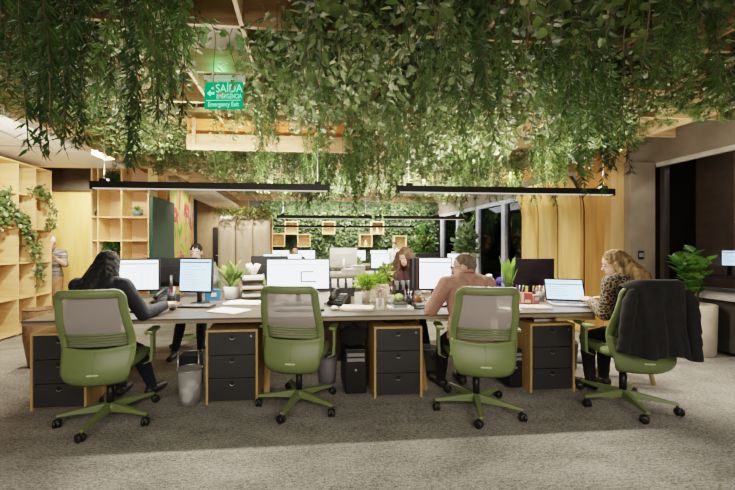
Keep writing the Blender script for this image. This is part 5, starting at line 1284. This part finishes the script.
# stool behind the rightmost chair and crumpled bag
st = thing('wooden_stool', 'splayed wooden stool half hidden behind the rightmost chair', 'stool', (3.10,3.16,0), R(0))
MB().lathe([(0,.42),(.17,.42),(.18,.43),(.18,.45),(.17,.46),(0,.46)],24).build('seat', M_carcass, st)
for k in range(4):
    a = PI/4+k*PI/2; MB().tube([(.12*math.cos(a),.12*math.sin(a),.425),(.215*math.cos(a),.215*math.sin(a),.0)],[.024,.018],10).build('leg', M_carcass, st)
pb = thing('plastic_bag', 'crumpled translucent white plastic bag on the carpet behind the rightmost chair', 'bag', (3.10,3.70,0)); 
def fnb(u, v):
    t = 2*PI*u; q = -PI/2+PI*v; d = Vector((math.cos(t)*math.cos(q), math.sin(t)*math.cos(q), math.sin(q))); k = 1+.35*mnoise.noise(d*3.2)+.12*mnoise.noise(d*9); return (d.x*.14*k, d.y*.10*k, max(0,.08*(1+d.z*k)))
MB().surf(fnb, 28, 18, closed_u=True).build('bag_film', net_mat('thin_film',(.70,.70,.72),.25,20), pb); MB().tube([(-.03,0,.15),(0,.01,.20),(.04,0,.15)],.006,6).build('bag_handle', M_white, pb)
# wall switch
sw = thing('wall_switch', 'black double wall switch on the concrete pier', 'switch', (4.87,4.694,1.17)); MB().box((0,0,0),(.085,.012,.12)).build('switch_plate', M_black, sw, bevel=.002)
for s in (-1,1): MB().box((s*.018,-.007,0),(.030,.004,.06)).build('rocker', M_grey, sw)
# tall dark vase on the floor at the left desk end
vs_ = thing('floor_basket', 'brown tapered floor basket standing behind the left desk end', 'basket', (-2.86,4.05,0)); MB().lathe([(0,.004),(.10,.004),(.145,.30),(.15,.62),(.14,.62),(.13,.30),(0,.02)],20).build('basket_body', mat('brown_rattan',(.20,.11,.05),.8,var=.3,scale=40), vs_); MB().tube([(.147*math.cos(t),.147*math.sin(t),.62) for t in [2*PI*k/20 for k in range(20)]],.008,6,closed=True).build('basket_rim', mat('brown_rattan',(.2,.1,.05),.8), vs_)
for lb, p_, w_, h_ in (('black desk organiser behind the phone, between the diagram screen and the lime bush', (.42,3.92), .26,.19), ('black desk organiser in front of the brown haired woman, behind the cream frame', (1.07,3.74), .20,.18)):
    q = thing('desk_organiser', lb, 'organiser', (*p_, ZT)); m = MB(); m.box((0,.07,h_/2),(w_,.008,h_)); m.box((0,0,.004),(w_,.14,.008))
    for k in range(4): m.box((-w_/2+w_*k/3,0,h_*.4),(.006,.14,h_*.8))
    m.box((0,-.07,h_*.25),(w_,.006,h_*.5)); m.build('organiser_body', M_black, q); m = MB()
    for k in range(3): m.box((-w_/3+w_*k/3,.02,h_*.5),(w_*.22,.02+.02*k,h_*.95))
    m.build('filed_papers', M_paper if 'frame' not in lb else M_grey, q)
# small objects on the bookcase
o = MB().lathe([(0,0),(.03,0),(.045,.05),(.03,.09),(.012,.12),(.016,.14)],14).build('small_vase', M_black, loc=(-3.53,6.30,1.802)); tag(o, 'small dark vase in the narrow left bay of the bookcase', 'vase')

scene.view_settings.view_transform = 'Filmic'
try: scene.view_settings.look = 'Medium High Contrast'
except Exception: pass
scene.view_settings.exposure = 0.68
scene.cycles.use_denoising = True
scene.cycles.max_bounces = 7; scene.cycles.transparent_max_bounces = 10
scene.cycles.caustics_reflective = False; scene.cycles.caustics_refractive = False
scene.cycles.sample_clamp_indirect = 6
